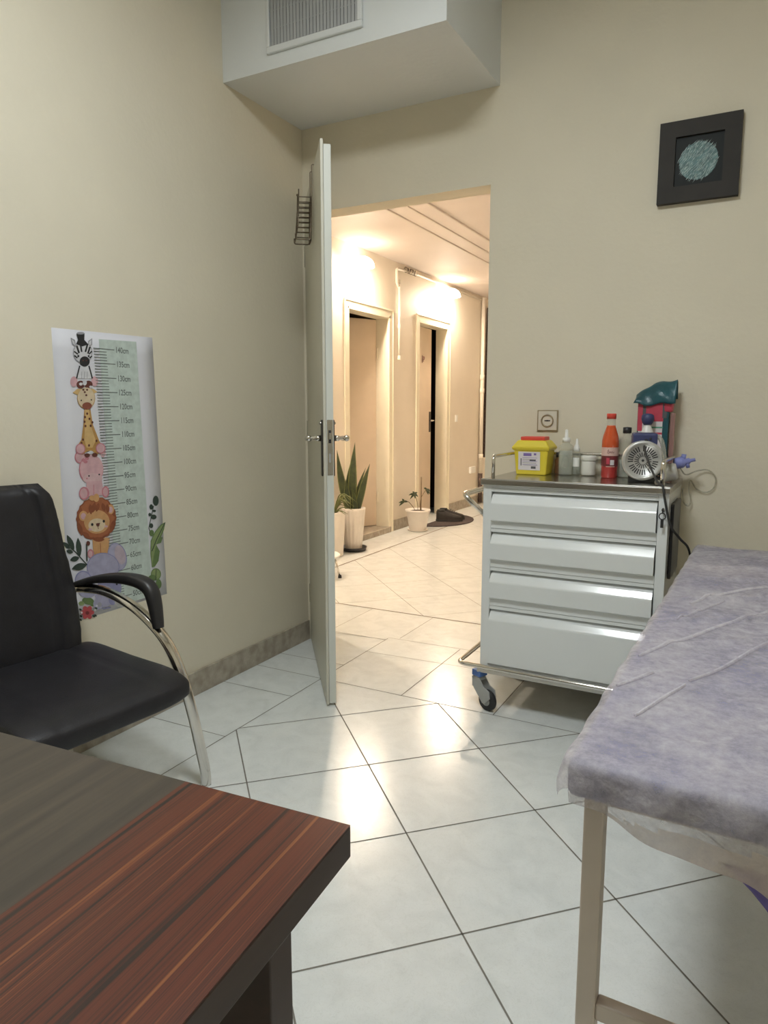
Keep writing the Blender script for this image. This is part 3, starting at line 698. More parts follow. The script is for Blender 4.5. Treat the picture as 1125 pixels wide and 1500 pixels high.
# ------------------------------------------------------------------ visitor chair
CH = Vector((.358, -1.749, 0)); ang = math.radians(-6.4)
CM = Matrix.Translation(CH) @ Matrix.Rotation(ang, 4, 'Z'); c_ = lambda x, y, z: CM @ Vector((x, y, z))
chair = empty('visitor_chair', CH, 'black leatherette visitor chair with chrome frame against the growth chart wall', 'chair')
SW, SF, SB, SZ = .248, .255, -.30, .436
def seat_fn(i, j):
    # closed superellipse section across the depth
    return None
b = MB(); NU, NV = 30, 40
def seatpt(u, q):
    # u: across width -1..1 ; q: angle round the front-to-back section
    k = abs(u)**6
    hx = (SF-SB)/2*(1-.05*k); hz = .040*(1-.35*k); cx = (SF+SB)/2
    c0, s0 = math.cos(q), math.sin(q)
    x = cx+hx*math.copysign(abs(c0)**.32, c0); z = SZ-.036+hz*math.copysign(abs(s0)**.55, s0)
    z += -.016*max(0, (x-.12)/.13)**2+.006*math.exp(-((x+.2)/.1)**2) + (.012*u*u if s0 > 0 else 0)
    if s0 > 0: z -= .0035*math.exp(-((abs(u)-.62)/.03)**2)
    return c_(x, u*SW, z)
rings = []
for i in range(NU+1):
    u = -1+2*i/NU; u = math.copysign(abs(u)**.8, u)
    rings.append([b.bm.verts.new(seatpt(u, 2*PI*j/NV)) for j in range(NV)])
fs = []
for i in range(NU):
    for j in range(NV): fs.append(b.bm.faces.new((rings[i][j], rings[i][(j+1) % NV], rings[i+1][(j+1) % NV], rings[i+1][j])))
fs += [b.bm.faces.new(rings[0][::-1]), b.bm.faces.new(rings[-1])]; b._tag(fs, 'leather', True)
b.build('seat', None, chair, bev=.006)
# backrest: padded slab, leaning back, widest low down, with two upright seams
b = MB(); NU, NV = 34, 34
def backpt(u, t, side):
    z = .40+.575*t
    hw = .216-.002*t+.012*math.sin(PI*min(1, t*1.6))-.050*t**3-.030*max(0, t-.93)/.07
    hw *= .985
    xc = -.268-.052*t-.012*math.sin(PI*t)
    e = max(0, 1-abs(u)**8)**.5*max(0, 1-(abs(2*t-1))**14)**.5
    th = (.036 if side > 0 else .016)*e
    if side > 0:
        th -= .011*math.exp(-((abs(u)-.56)/.035)**2); th += .010*math.exp(-((abs(u)-.72)/.10)**2)*e
        th += .006*math.sin(PI*t)*(1-u*u)
    return c_(xc+side*max(th, .002)+.02*u*u, u*hw, z)
for side in (1, -1):
    b.grid(lambda i, j: backpt(-1+2*i, j, side), NU, NV, 'leather')
bmesh.ops.remove_doubles(b.bm, verts=b.bm.verts, dist=.0045)
b.build('backrest', None, chair)
# frames: flat chrome bar rising from the floor, sweeping back under the arm pad
def side_frame(sg):
    # (x, y outward, z) in the chair's own axes
    pts = [(-.317, .250, .612), (-.196, .264, .618), (-.079, .282, .587), (.008, .297, .535), (.071, .309, .47), (.115, .322, .37), (.135, .341, .24), (.147, .357, .12), (.153, .366, .045), (.152, .368, .0)]
    path = spline([c_(x, sg*y, z) for x, y, z in pts], 5)
    b = MB(); b.tube(path, .016, 'chrome', flat=(.012, .019), up=tuple(CM.to_3x3() @ Vector((1, 0, .35))), rnd=.75)
    return b
for sg in (1, -1):
    fb = side_frame(sg).build('side_frame', None, chair)
    b = MB(); b.tube(spline([c_(-.25, sg*.16, .37), c_(-.27, sg*.16, .25), c_(-.288, sg*.16, .12), c_(-.290, sg*.16, .0)], 5), .01, 'chrome', flat=(.011, .018), up=tuple(CM.to_3x3() @ Vector((1, 0, .2)))); b.build('leg', None, chair)
    # arm pad: tapered, bending down over the front
    pts = [(-.316, .250, .626), (-.225, .261, .652), (-.129, .271, .668), (-.052, .280, .671), (-.004, .286, .663), (.024, .289, .643), (.037, .290, .605), (.044, .291, .560), (.049, .291, .528)]
    path = spline([c_(x, sg*y, z) for x, y, z in pts], 5); n = len(path)
    b = MB(); hs = [.009+.009*math.sin(PI*min(1, k/(n-1)*1.02))+.004*(k/(n-1)) for k in range(n)]
    up = Vector((0, 0, 1)); rings = []
    for k, P in enumerate(path):
        t = (path[min(k+1, n-1)]-path[max(k-1, 0)]).normalized(); sd = CM.to_3x3() @ Vector((0, 1, 0)); nn = t.cross(sd).normalized()
        w = .024*(.7+.3*math.sin(PI*k/(n-1))); h = hs[k]
        rings.append([b.bm.verts.new(P+sd*w*math.copysign(abs(math.cos(q))**.6, math.cos(q))+nn*h*math.copysign(abs(math.sin(q))**.7, math.sin(q))) for q in [2*PI*j/14 for j in range(14)]])
    fs = []
    for A_, B_ in zip(rings, rings[1:]):
        for j in range(14): fs.append(b.bm.faces.new((A_[j], A_[(j+1) % 14], B_[(j+1) % 14], B_[j])))
    fs += [b.bm.faces.new(rings[0][::-1]), b.bm.faces.new(rings[-1])]; b._tag(fs, 'black', True)
    b.build('armrest', None, chair)
b = MB(); b.tube([c_(.120, -.325, .362), c_(.120, .325, .362)], .01, 'chrome', flat=(.011, .008), up=(0, 0, 1))
b.tube([c_(-.22, -.30, .37), c_(-.22, .30, .37)], .01, 'chrome', flat=(.011, .008), up=(0, 0, 1))
b.tube([c_(-.305, -.262, .612), c_(-.305, .262, .612)], .01, 'chrome', flat=(.010, .006), up=(0, 0, 1))
b.build('cross_bar', None, chair)
b = MB(); b.box((-.26, -.22, .362), (.21, .22, .385), mtx=CM, bev=.01); b.build('seat_pan', 'black', chair)

# ------------------------------------------------------------------ desk
DK = Vector((1.694, -2.391, 0)); DM = Matrix.Translation(DK) @ Matrix.Rotation(math.radians(4.2), 4, 'Z')
dp = lambda x, y, z: DM @ Vector((x, y, z))
desk = empty('desk', DK, 'dark two-tone wood desk with a red striped border in the foreground', 'desk')
DLn, DW = 1.36, .72
def dbox(name, lo, hi, m, bev=.0015):
    b = MB(); b.box(lo, hi); o = b.build(name, m, None, bev); o.parent = desk; o.rotation_euler = (0, 0, math.radians(4.2)); return o
b_in = .226
b = MB(); b.box((-DLn, -DW, .712), (0, 0, .7485), 'edge_veneer'); o = b.build('desktop_core', None, None, .0015); o.parent = desk; o.rotation_euler.z = math.radians(4.2); o.name = 'desktop'
top = o
def dtop(name, lo, hi, m):
    b = MB(); b.box(lo, hi); o = b.build(name, m); o.parent = top; return o
dtop('red_veneer_border', (-b_in, -DW+.0005, .7484), (-.0005, -.0005, .7500), 'red_veneer')
dtop('dark_veneer_field', (-DLn+.0005, -DW+.0005, .7484), (-b_in, -.0005, .7500), 'dark_veneer')
dbox('modesty_panel', (-DLn+.03, -.150, .0), (-.008, -.112, .712), 'edge_veneer')
dbox('side_panel', (-DLn, -DW+.05, 0), (-DLn+.03, -.112, .712), 'edge_veneer')
pd_ = dbox('pedestal', (-DLn+.03, -DW+.08, .08), (-DLn+.43, -.152, .700), 'dark_veneer')
for k in range(3):
    b = MB(); z0 = .09+k*.203; b.box((-DLn+.033, -DW+.062, z0), (-DLn+.427, -DW+.08, z0+.195)); o = b.build('drawer', 'edge_veneer', None, .002); o.parent = pd_
    b = MB(); b.tube(fillet([(-DLn+.17, -DW+.062, z0+.13), (-DLn+.17, -DW+.035, z0+.13), (-DLn+.29, -DW+.035, z0+.13), (-DLn+.29, -DW+.062, z0+.13)], .01), .005); h = b.build('drawer_handle', 'chrome'); h.parent = o

# ------------------------------------------------------------------ examination bed
BX0, BX1, BY0, BY1, BZ = 1.860, 2.50, -2.070, -.24, .718
BROT = math.radians(-.9)
bed = empty('examination_bed', (2.18, -1.15, 0), 'beige steel examination bed with padded purple top beside the trolley', 'bed')
bed.rotation_euler.z = BROT
b = MB(); b.box((BX0+.004, BY0+.004, BZ-.062), (BX1-.004, BY1-.004, BZ-.006), bev=.018, segs=4); mt_ = b.build('mattress', 'vinyl', bed)
for f in mt_.data.polygons: f.use_smooth = True
legs = [(BX0+.016, BY0+.075), (BX1-.046, BY0+.075), (BX0+.016, BY1-.10), (BX1-.046, BY1-.10)]
for (x, y) in legs:
    b = MB(); b.box((x, y, .012), (x+.030, y+.030, BZ-.09), bev=.003); lg = b.build('leg', 'bedsteel', bed)
    b = MB(); b.box((x-.002, y-.002, 0), (x+.032, y+.032, .02), bev=.003); b.build('rubber_foot', 'rubber', lg)
b = MB(); z0, z1 = BZ-.092, BZ-.062
b.box((BX0+.020, BY0+.085, z0), (BX0+.044, BY1-.03, z1)); b.box((BX1-.044, BY0+.085, z0), (BX1-.020, BY1-.03, z1)); b.box((BX0+.044, BY0+.06, z0), (BX1-.044, BY0+.09, z1)); b.box((BX0+.044, BY1-.09, z0), (BX1-.044, BY1-.06, z1))
b.box((BX0+.044, -1.2, z0), (BX1-.044, -1.17, z1)); b.build('bed_frame', 'bedsteel', bed, .003)
b = MB(); b.box((legs[0][0]+.03, legs[0][1]+.003, .255), (legs[1][0], legs[0][1]+.027, .285)); b.box((legs[2][0]+.03, legs[2][1]+.003, .255), (legs[3][0], legs[2][1]+.027, .285)); b.box((2.17, legs[0][1]+.027, .257), (2.20, legs[2][1]+.003, .283))
b.build('stretcher', 'bedsteel', bed, .003)
# purple undersheet corner hanging below the hem
b = MB()
def under(i, j):
    x = 2.07+.39*i; z = .62-(.084+.02*math.sin(5*i))*j*min(1, 4*i)
    return (x, BY0+.008+.010*math.sin(14*i)*j, z)
b.grid(under, 24, 6); us = b.build('undersheet', 'purplecloth', bed, solid=.002)
# disposable sheet: top, rounded over the edges, then hanging to a hem
cov = MB(); rnd = random.Random(5)
def sheet_z(x, y):
    # folds drawn tight across the bed, running from the trolley side towards the far wall side
    z = 0.
    for (ox, oy, dx, dy, amp, wd, l0, l1) in FOLDS:
        l = math.hypot(dx, dy); ux, uy = dx/l, dy/l
        s = (x-ox)*ux+(y-oy)*uy; t = (x-ox)*(-uy)+(y-oy)*ux
        t += .012*math.sin(s*9+ox*20)
        m_ = max(0, min(1, (s-l0)/.06))*max(0, min(1, (l1-s)/.12))
        z += amp*m_*math.exp(-(t/wd)**2)
    z += .0022*math.sin(17*x+5*y)*math.sin(9*y-3*x)+.0012*math.sin(41*x-13*y+2)*math.sin(23*y)
    return z
FOLDS = [(1.875, -1.10, .55, .33, .010, .013, 0, .62), (1.87, -1.33, .6, .45, .008, .011, 0, .6), (1.88, -.83, .5, .16, .009, .013, 0, .6), (1.88, -1.52, .5, .42, .006, .010, 0, .5),
         (1.885, -1.22, .4, .12, .004, .010, 0, .35), (1.89, -.62, .5, .08, .006, .014, 0, .6), (1.95, -1.72, .5, .30, .004, .012, 0, .5), (1.90, -1.95, .4, .05, .004, .016, 0, .55), (2.0, -.45, .4, .05, .005, .02, 0, .4)]
def hem(side, q):
    """height of the hem; q runs along the edge 0..1"""
    if side == 's': return .660-.098*min(1, q*1.5)**.9+.006*math.sin(23*q)
    if side == 'w': return .664-.02*q+.006*math.sin(31*q)
    return .60+.008*math.sin(27*q)
NX, NY, ND = 84, 190, 12
R = .018
def prof(dist, zh, top):
    """distance out past the flat top -> (outward offset, height)"""
    arc_l = R*PI/2
    if dist <= arc_l:
        q = dist/R; return R*math.sin(q), top-R*(1-math.cos(q))
    f = (dist-arc_l)
    return R+.004*math.sin(f*60)+.004*min(1, f/.06), top-R-f
# parametrise by signed distances from the flat rectangle
def cover_pt(a, c):
    """a, c: signed positions; negative = over the near/left edge"""
    top = BZ
    x0, x1, y0, y1 = BX0+R-.004, BX1-R, BY0+R-.004, BY1-R
    x = min(max(a, x0), x1); y = min(max(c, y0), y1)
    dx = a-x; dy = c-y
    d = math.hypot(dx, dy)
    zt = top+sheet_z(x, y)
    if d < 1e-9: return Vector((x, y, zt))
    ux, uy = dx/d, dy/d
    o, z = prof(d, 0, zt)
    s = (x-x0)/(x1-x0); q = (y-y0)/(y1-y0)
    wv = .004*math.sin(38*s+20*d)*min(1, d/.05)*(abs(uy))+.004*math.sin(46*q*2)*min(1, d/.05)*abs(ux)
    return Vector((x+ux*(o+wv), y+uy*(o+wv), z))
def drop_len(u, v, side):
    if side == 's': return (BZ-R)-hem('s', u)+R*PI/2
    if side == 'w': return (BZ-R)-hem('w', v)+R*PI/2
    if side == 'e': return .10+R*PI/2
    return .085+R*PI/2
x0, x1, y0, y1 = BX0+R-.004, BX1-R, BY0+R-.004, BY1-R
def ax_samples(lo_, hi_, n): return [lo_+(hi_-lo_)*k/(n-1) for k in range(n)]
xs = [('w', k/ND) for k in range(ND, 0, -1)]+[('m', k/(NX-1)) for k in range(NX)]+[('e', k/ND) for k in range(1, ND+1)]
ys = [('s', k/ND) for k in range(ND, 0, -1)]+[('m', k/(NY-1)) for k in range(NY)]+[('n', k/ND) for k in range(1, ND+1)]
G = []
for (sx, tx) in xs:
    row = []
    for (sy, ty) in ys:
        u = tx if sx == 'm' else (0 if sx == 'w' else 1); v = ty if sy == 'm' else (0 if sy == 's' else 1)
        a = x0+(x1-x0)*u; c = y0+(y1-y0)*v
        if sx != 'm': a += (-1 if sx == 'w' else 1)*tx*drop_len(u, v, sx)*(.72 if sy != 'm' else 1)
        if sy != 'm': c += (-1 if sy == 's' else 1)*ty*drop_len(u, v, sy)*(.72 if sx != 'm' else 1)
        row.append(cov.bm.verts.new(cover_pt(a, c)))
    G.append(row)
fs = []
for i in range(len(xs)-1):
    for j in range(len(ys)-1): fs.append(cov.bm.faces.new((G[i][j], G[i+1][j], G[i+1][j+1], G[i][j+1])))
cov._tag(fs, 'cover', True)
ih = cov.mi('cover_hem')
for f in fs:
    if f.calc_center_median().z < BZ-.066: f.material_index = ih
def ribbon(pts, w):
    P = spline([(p[0], p[1], 0) for p in pts], 8); n = len(P); rows = []
    for k, p in enumerate(P):
        d = P[min(k+1, n-1)]-P[max(k-1, 0)]; nn = Vector((-d.y, d.x, 0)).normalized(); ww = w*(.35+.65*math.sin(PI*(k+.5)/n))
        row = []
        for a, h in ((-1, .0012), (-.4, .0045), (.4, .0055), (1, .0012)):
            q = p+nn*ww*a; row.append(cov.bm.verts.new((q.x, q.y, BZ+sheet_z(q.x, q.y)+h)))
        rows.append(row)
    ff = []
    for A_, B_ in zip(rows, rows[1:]):
        for j in range(3): ff.append(cov.bm.faces.new((A_[j], A_[j+1], B_[j+1], B_[j])))
    cov._tag(ff, 'cover_fold', True)
for pts, w in (([(1.884, -1.60), (1.91, -1.52), (1.957, -1.423), (2.03, -1.26), (2.105, -1.102), (2.2, -.92)], .0075), ([(1.876, -1.773), (1.90, -1.72), (1.923, -1.674)], .006), ([(1.985, -1.69), (2.03, -1.58), (2.104, -1.38), (2.18, -1.20)], .006),
               ([(1.93, -1.13), (1.972, -1.037), (2.03, -.94), (2.103, -.844), (2.2, -.76)], .009), ([(1.925, -1.882), (1.95, -1.80), (1.982, -1.716)], .005), ([(1.92, -1.31), (1.96, -1.19), (2.003, -1.065)], .005)):
    ribbon(pts, w*.62)
cv = cov.build('disposable_sheet', None, None, loc=(2.18, -1.15, BZ))
cv.rotation_euler.z = BROT
tag(cv, 'crinkled translucent lavender disposable sheet covering the examination bed', 'sheet')

# ------------------------------------------------------------------ instrument trolley
TX0, TX1, TY0, TY1, TB_, TT = 1.113, 1.792, -.412, -.012, .178, .94
tr = empty('instrument_trolley', (1.45, -.21, 0), 'white enamel four drawer medical trolley with steel top against the back wall', 'trolley')
b = MB()
b.box((TX0, TY0+.002, TB_), (TX0+.034, TY1, .917)); b.box((TX1-.034, TY0+.002, TB_), (TX1, TY1, .917)); b.box((TX0+.034, TY0+.002, TB_), (TX1-.034, TY1, TB_+.02)); b.box((TX0+.034, TY0+.002, .903), (TX1-.034, TY1, .917))
b.box((TX0+.034, TY1-.004, TB_+.02), (TX1-.034, TY1, .903)); DRW = [(.776, .902), (.622, .744), (.467, .589), (.196, .433)]
zz = [.903]+[z for d in DRW for z in (d[1], d[0])]
for k in range(3): b.box((TX0+.034, TY0+.002, DRW[k+1][1]+.001), (TX1-.034, TY0+.03, DRW[k][0]-.001))
body = b.build('body', 'trolley', tr, .003)
b = MB(); b.box((TX0+.034, TY0+.05, TB_+.02), (TX1-.034, TY1-.006, .903)); b.build('drawer_recess', 'gap', body)
for (z0, z1) in DRW:
    xa, xb = TX0+.0345, TX1-.0345; y = TY0
    # section: thin lip strip on top, dark finger slot, sloping pull, flat front
    b = MB(); b.box((xa, y+.004, z1-.013), (xb, y+.026, z1), 'trolley')
    prof_ = [(y+.034, z1-.0165), (y+.026, z1-.0165)]+[(y+.020, z1-.0185), (y+.012, z1-.0235), (y+.004, z1-.0310), (y-.0015, z1-.0385), (y-.0105, z1-.0510), (y-.0125, z1-.0545), (y-.0135, z1-.0585), (y-.0135, z0+.004), (y-.0095, z0), (y+.034, z0)]
    vs0 = [b.bm.verts.new((xa+.003, p_[0], p_[1])) for p_ in prof_]; vs1 = [b.bm.verts.new((xb-.003, p_[0], p_[1])) for p_ in prof_]
    fs = [b.bm.faces.new(vs0[::-1]), b.bm.faces.new(vs1)]
    b._tag(fs, 'trolley', False); n = len(prof_); f2 = []
    for i in range(n): f2.append(b.bm.faces.new((vs0[i], vs0[(i+1) % n], vs1[(i+1) % n], vs1[i])))
    b._tag(f2, 'trolley', False)
    
    dr = b.build('drawer', None, tr)
    b = MB(); b.box((xa, y+.030, z1-.0168), (xb, y+.034, z1-.0125)); b.build('finger_slot', 'gap', dr)
b = MB(); b.box((TX0-.006, TY0-.012, .915), (TX1+.004, TY1, .9365)); b.box((TX0-.006, TY0-.012, .9365), (TX1+.004, TY0-.008, .9405))
b.build('steel_top', 'steel', tr, .002)
b = MB(); z = 1.026
b.tube(fillet([(TX0+.036, TY0+.01, .936), (TX0+.036, TY0+.01, z), (TX0+.02, TY1-.02, z-.004), (TX1-.03, TY1-.02, z-.004), (TX1-.026, TY0+.012, z), (TX1-.026, TY0+.012, .936)], .022), .0075, n=12)
b.tube([(TX0+.03, TY1-.02, .936), (TX0+.03, TY1-.02, z-.004)], .006); b.tube([(TX1-.04, TY1-.02, .936), (TX1-.04, TY1-.02, z-.004)], .006); b.build('gallery_rail', 'chrome', tr)
b = MB(); b.tube(fillet([(TX0, TY0+.02, .792), (TX0-.083, TY0+.008, .872), (TX0-.083, TY1-.04, .872), (TX0, TY1-.05, .80)], .03), .0115, n=12); b.build('push_handle', 'chrome', tr)
b = MB(); zb = .186
b.tube(fillet([(TX1-.02, TY1-.01, zb), (TX1+.012, TY1-.02, zb), (TX1+.012, TY0-.026, zb-.004), (TX0-.084, TY0-.026, zb), (TX0-.084, TY1-.03, zb), (TX0, TY1-.02, zb)], .035), .0095, n=12); b.build('bumper_rail', 'chrome', tr)
b = MB(); b.box((TX0-.006, TY0-.016, .156), (TX1+.004, TY1, .177)); b.build('base_plate', 'steel', tr, .002)
b = MB(); b.lathe([(.0, 0), (.006, 0), (.006, .006), (0, .006)], n=14, mtx=Matrix.Translation((TX1-.017, TY0+.003, .858)) @ Matrix.Rotation(PI/2, 4, 'X')); lk = b.build('drawer_lock', 'steel', tr)
b = MB(); b.box((TX1-.019, TY0-.018, .850), (TX1-.015, TY0-.002, .866)); b.tube(arc((TX1-.017, TY0-.016, .838), .011, 0, 2*PI, 14, (1, 0, 0), (0, 0, 1)), .0018, n=6); b.box((TX1-.022, TY0-.018, .798), (TX1-.012, TY0-.015, .828)); b.build('key', 'black', lk)
for i, (x, y, an) in enumerate(((TX0-.002, TY0+.010, -24), (TX1-.03, TY0+.010, -30), (TX0+.022, TY1-.03, 10), (TX1-.03, TY1-.03, 20))):
    cm_ = Matrix.Translation((x, y, 0)) @ Matrix.Rotation(math.radians(an), 4, 'Z')
    b = MB(); R_ = .042; ox = .046
    for sy in (-1, 1):
        pts = [(-.026, .128), (.016, .128), (.040, .100), (.070, .088), (.075, .060), (ox+.004, .030), (ox-.012, .030), (-.018, .085)]
        b.prism([cm_ @ Vector((px, sy*.020, pz)) for px, pz in pts], cm_.to_3x3() @ Vector((0, -sy*.005, 0)))
    b.box((-.024, -.02, .118), (.018, .02, .130), mtx=cm_); b.box((-.026, -.018, .085), (-.021, .018, .128), mtx=cm_)
    fk = b.build('caster', 'grey', tr, .002)
    b = MB(); b.lathe([(.0, -.013), (.020, -.013), (.021, -.011), (R_-.004, -.012), (R_, -.008), (R_, .008), (R_-.004, .012), (.021, .011), (.02, .013), (0, .013)], n=28, mtx=cm_ @ Matrix.Translation((ox, 0, R_)) @ Matrix.Rotation(PI/2, 4, 'X'), mats=['grey', 'grey', 'rubber', 'rubber', 'rubber', 'rubber', 'rubber', 'grey', 'grey']); b.build('wheel', None, fk)
    b = MB(); b.lathe([(.018, .128), (.018, .142), (.012, .144), (.012, .158)], (x, y, 0), n=18); b.build('swivel', 'grey', fk)
    b = MB(); b.box((-.024, -.022, .134), (.022, .022, .160), mtx=cm_, bev=.004); b.build('collar', 'blue', fk)

TT = .9368
# ---- black panel hung on the trolley's side
fo = MB(); fo.box((TX1+.001, -.345, .60), (TX1+.012, -.12, .872), bev=.003)
tag(fo.build('clipboard', 'black', loc=(TX1+.006, -.23, .60)), 'black clipboard hung on the right side of the white trolley', 'clipboard')

# ---- yellow sharps bin
yx, yy = 1.224, -.105
sb = empty('sharps_bin', (yx, yy, TT), 'yellow sharps bin with red lid and white label on the steel trolley top', 'bin')
def frustum(b, c, w0, d0, z0, w1, d1_, z1, m=None):
    P = []
    for (w, d, z) in ((w0, d0, z0), (w1, d1_, z1)): P.append([b.bm.verts.new((c[0]+sx*w/2, c[1]+sy*d/2, z)) for sx, sy in ((-1, -1), (1, -1), (1, 1), (-1, 1))])
    fs = [b.bm.faces.new(P[0][::-1]), b.bm.faces.new(P[1])]+[b.bm.faces.new((P[0][k], P[0][(k+1) % 4], P[1][(k+1) % 4], P[1][k])) for k in range(4)]
    b._tag(fs, m)
b = MB(); frustum(b, (yx, yy), .126, .098, TT, .144, .112, TT+.108); b.build('tub', 'yellow', sb, .006)
b = MB(); frustum(b, (yx, yy), .150, .118, TT+.100, .162, .130, TT+.114); frustum(b, (yx, yy), .160, .128, TT+.113, .118, .092, TT+.142); b.build('yellow_lid', 'yellow', sb, .004)
b = MB(); b.box((yx-.050, yy-.036, TT+.141), (yx+.052, yy+.036, TT+.157)); b.build('red_lid', 'red', sb, .003)
b = MB(); y0 = yy-.0500; tilt = .0065/.108
def ly(z): return y0-.0010-(z-TT)*tilt
def lab(x0, x1, z0, z1, m, e): b.poly([(x0, ly(z0)-e, z0), (x1, ly(z0)-e, z0), (x1, ly(z1)-e, z1), (x0, ly(z1)-e, z1)], m)
lab(yx-.052, yx+.040, TT+.020, TT+.096, 'label', 0)
lab(yx-.030, yx+.004, TT+.078, TT+.090, 'violet', .0003); lab(yx+.014, yx+.024, TT+.082, TT+.090, 'violet', .0003)
for k in range(5): lab(yx-.034, yx+.028-.004*(k % 2), TT+.070-k*.007, TT+.0715-k*.007, 'ink' if k % 2 else 'violet', .0003)
lab(yx-.004, yx+.022, TT+.058, TT+.063, 'ink', .0004); lab(yx-.042, yx-.038, TT+.038, TT+.068, 'ink', .0003); lab(yx+.002, yx+.022, TT+.026, TT+.036, 'ink', .0003)
lab(yx-.030, yx+.030, TT+.040, TT+.0408, 'ink', .0003)
b.build('label_sticker', None, sb)

def bottle(name, o, prof_liq, prof_shell, cap, label, cat, shell='clear', liq='liquid', capm='whiteplastic', lab_=None, group=None):
    e = empty(name, o, label, cat, group)
    if prof_shell: b = MB(); b.lathe([(0, 0)]+prof_shell, o, n=26); b.build('bottle_body', shell, e)
    if prof_liq: b = MB(); b.lathe([(0, .003)]+prof_liq+[(0, prof_liq[-1][1])], o, n=26); b.build('liquid', liq, e)
    b = MB(); b.lathe(cap, o, n=22); b.build('cap', capm, e)
    if lab_:
        for (r, z0, z1, m, q0, q1) in lab_:
            b = MB()
            b.grid(lambda i, j: (o[0]+r*math.cos(q0+(q1-q0)*i), o[1]+r*math.sin(q0+(q1-q0)*i), o[2]+z0+(z1-z0)*j), 18, 2); b.build('label_sticker', m, e)
    return e
o = (1.352, -.09, TT)
bottle('dropper_bottle', o, [(.026, .004), (.026, .10)], [(.027, .001), (.0285, .006), (.0285, .108), (.027, .122), (.014, .132), (.014, .140)],
       [(.0, .136), (.0165, .136), (.0155, .152), (.0075, .156), (.0055, .186), (.0, .188)], 'larger clear dropper bottle with white nozzle next to the yellow bin', 'bottle', lab_=[(.0288, .035, .085, 'clear', math.radians(200), math.radians(340))])
o = (1.389, -.062, TT)
bottle('dropper_bottle', o, [(.0155, .004), (.0155, .06)], [(.016, .001), (.0165, .005), (.0165, .088), (.012, .098), (.009, .104)],
       [(.0, .098), (.0135, .098), (.0125, .112), (.006, .128), (.004, .148), (0, .150)], 'slim clear dropper bottle with white nozzle, behind the larger dropper bottle', 'bottle', lab_=[(.0168, .035, .072, 'whiteplastic', math.radians(215), math.radians(325))])
o = (1.316, -.062, TT)
bottle('medicine_bottle', o, None, [(.015, .001), (.0165, .004), (.0165, .058), (.010, .068), (.010, .074)], [(0, .072), (.0115, .072), (.0115, .09), (0, .092)], 'small brown glass medicine bottle with black cap tucked behind the yellow bin', 'bottle', shell='brownglass', capm='black')
o = (1.444, -.085, TT)
jr = empty('jar', o, 'white plastic jar with screw lid between the droppers and orange bottle', 'jar')
b = MB(); b.lathe([(0, .004), (.026, .004), (.028, .008), (.028, .058), (.026, .062), (0, .062)], o, n=28); b.build('jar_body', 'whiteplastic', jr)
b = MB(); b.lathe([(0, .063), (.0295, .063), (.0305, .066), (.0305, .079), (.029, .082), (0, .082)], o, n=28); b.build('jar_lid', 'whiteplastic', jr)
# clear tub the jar stands in
b = MB(); b.lathe([(0, .0005), (.034, .0005), (.0365, .004), (.039, .084), (.0365, .084), (.0345, .0038), (0, .0038)], o, n=30); tb = b.build('plastic_tub', 'thinclear', loc=o)
tag(tb, 'clear plastic tub around the small white jar', 'tub')
# orange syrup bottle
o = (1.534, -.125, TT)
sy = empty('syrup_bottle', o, 'orange-red syrup bottle with red cap and printed label on the trolley', 'bottle')
b = MB(); b.lathe([(0, 0), (.029, 0), (.0315, .004), (.0315, .085)], o, n=30); b.build('lower_body', 'syrupred', sy)
b = MB(); b.lathe([(.0310, .085), (.0325, .118), (.0325, .145), (.029, .165), (.022, .187), (.0175, .202), (.017, .206), (0, .206)], o, n=30); b.build('upper_body', 'syrup', sy)
b = MB(); b.lathe([(.0172, .206), (.0165, .232), (0, .232)], o, n=26); b.build('neck', 'clear', sy)
b = MB(); b.lathe([(0, .2315), (.0180, .2315), (.0180, .2500), (.017, .2525), (0, .2525)], o, n=26); b.build('cap', 'red', sy)
def band(r, z0, z1, m, q0=180, q1=360, par=sy, nm='label_sticker'):
    b = MB(); q0, q1 = math.radians(q0), math.radians(q1); b.grid(lambda i, j: (o[0]+r*math.cos(q0+(q1-q0)*i), o[1]+r*math.sin(q0+(q1-q0)*i), o[2]+z0+(z1-z0)*j), 22, 2); return b.build(nm, m, par)
lb = band(.0328, .088, .121, 'pinklabel', 0, 360); lb2 = band(.0322, .046, .088, 'maroon', 0, 360)
b = MB()
def on_b(q, z, r=.0331): q = math.radians(q); return Vector((o[0]+r*math.cos(q), o[1]+r*math.sin(q), o[2]+z))
pts = [on_b(q, z) for q, z in ((262, .098), (268, .112), (272, .110), (268, .097), (274, .099), (279, .106), (281, .099), (286, .105), (289, .098), (294, .106), (299, .099), (308, .104))]
b.tube(spline(pts, 4), .0006, n=5); b.build('script_print', 'maroon', lb)
for (q0, q1, z0, z1, m) in ((258, 280, .056, .080, 'crimson'), (284, 312, .052, .072, 'label'), (256, 316, .0445, .047, 'pinklabel')):
    b = MB(); a0, a1 = math.radians(q0), math.radians(q1); b.grid(lambda i, j: (o[0]+.0325*math.cos(a0+(a1-a0)*i), o[1]+.0325*math.sin(a0+(a1-a0)*i), o[2]+z0+(z1-z0)*j), 8, 2); b.build('label_block', m, lb2)
# clear bottle with black cap
o = (1.588, -.078, TT)
bottle('spirit_bottle', o, [(.030, .004), (.030, .07)], [(.031, .001), (.033, .006), (.033, .125), (.030, .145), (.016, .166), (.0125, .172), (.0125, .178)], [(0, .175), (.0165, .175), (.0165, .198), (0, .2)], 'clear spirit bottle with black cap behind the grey motor', 'bottle', capm='black')
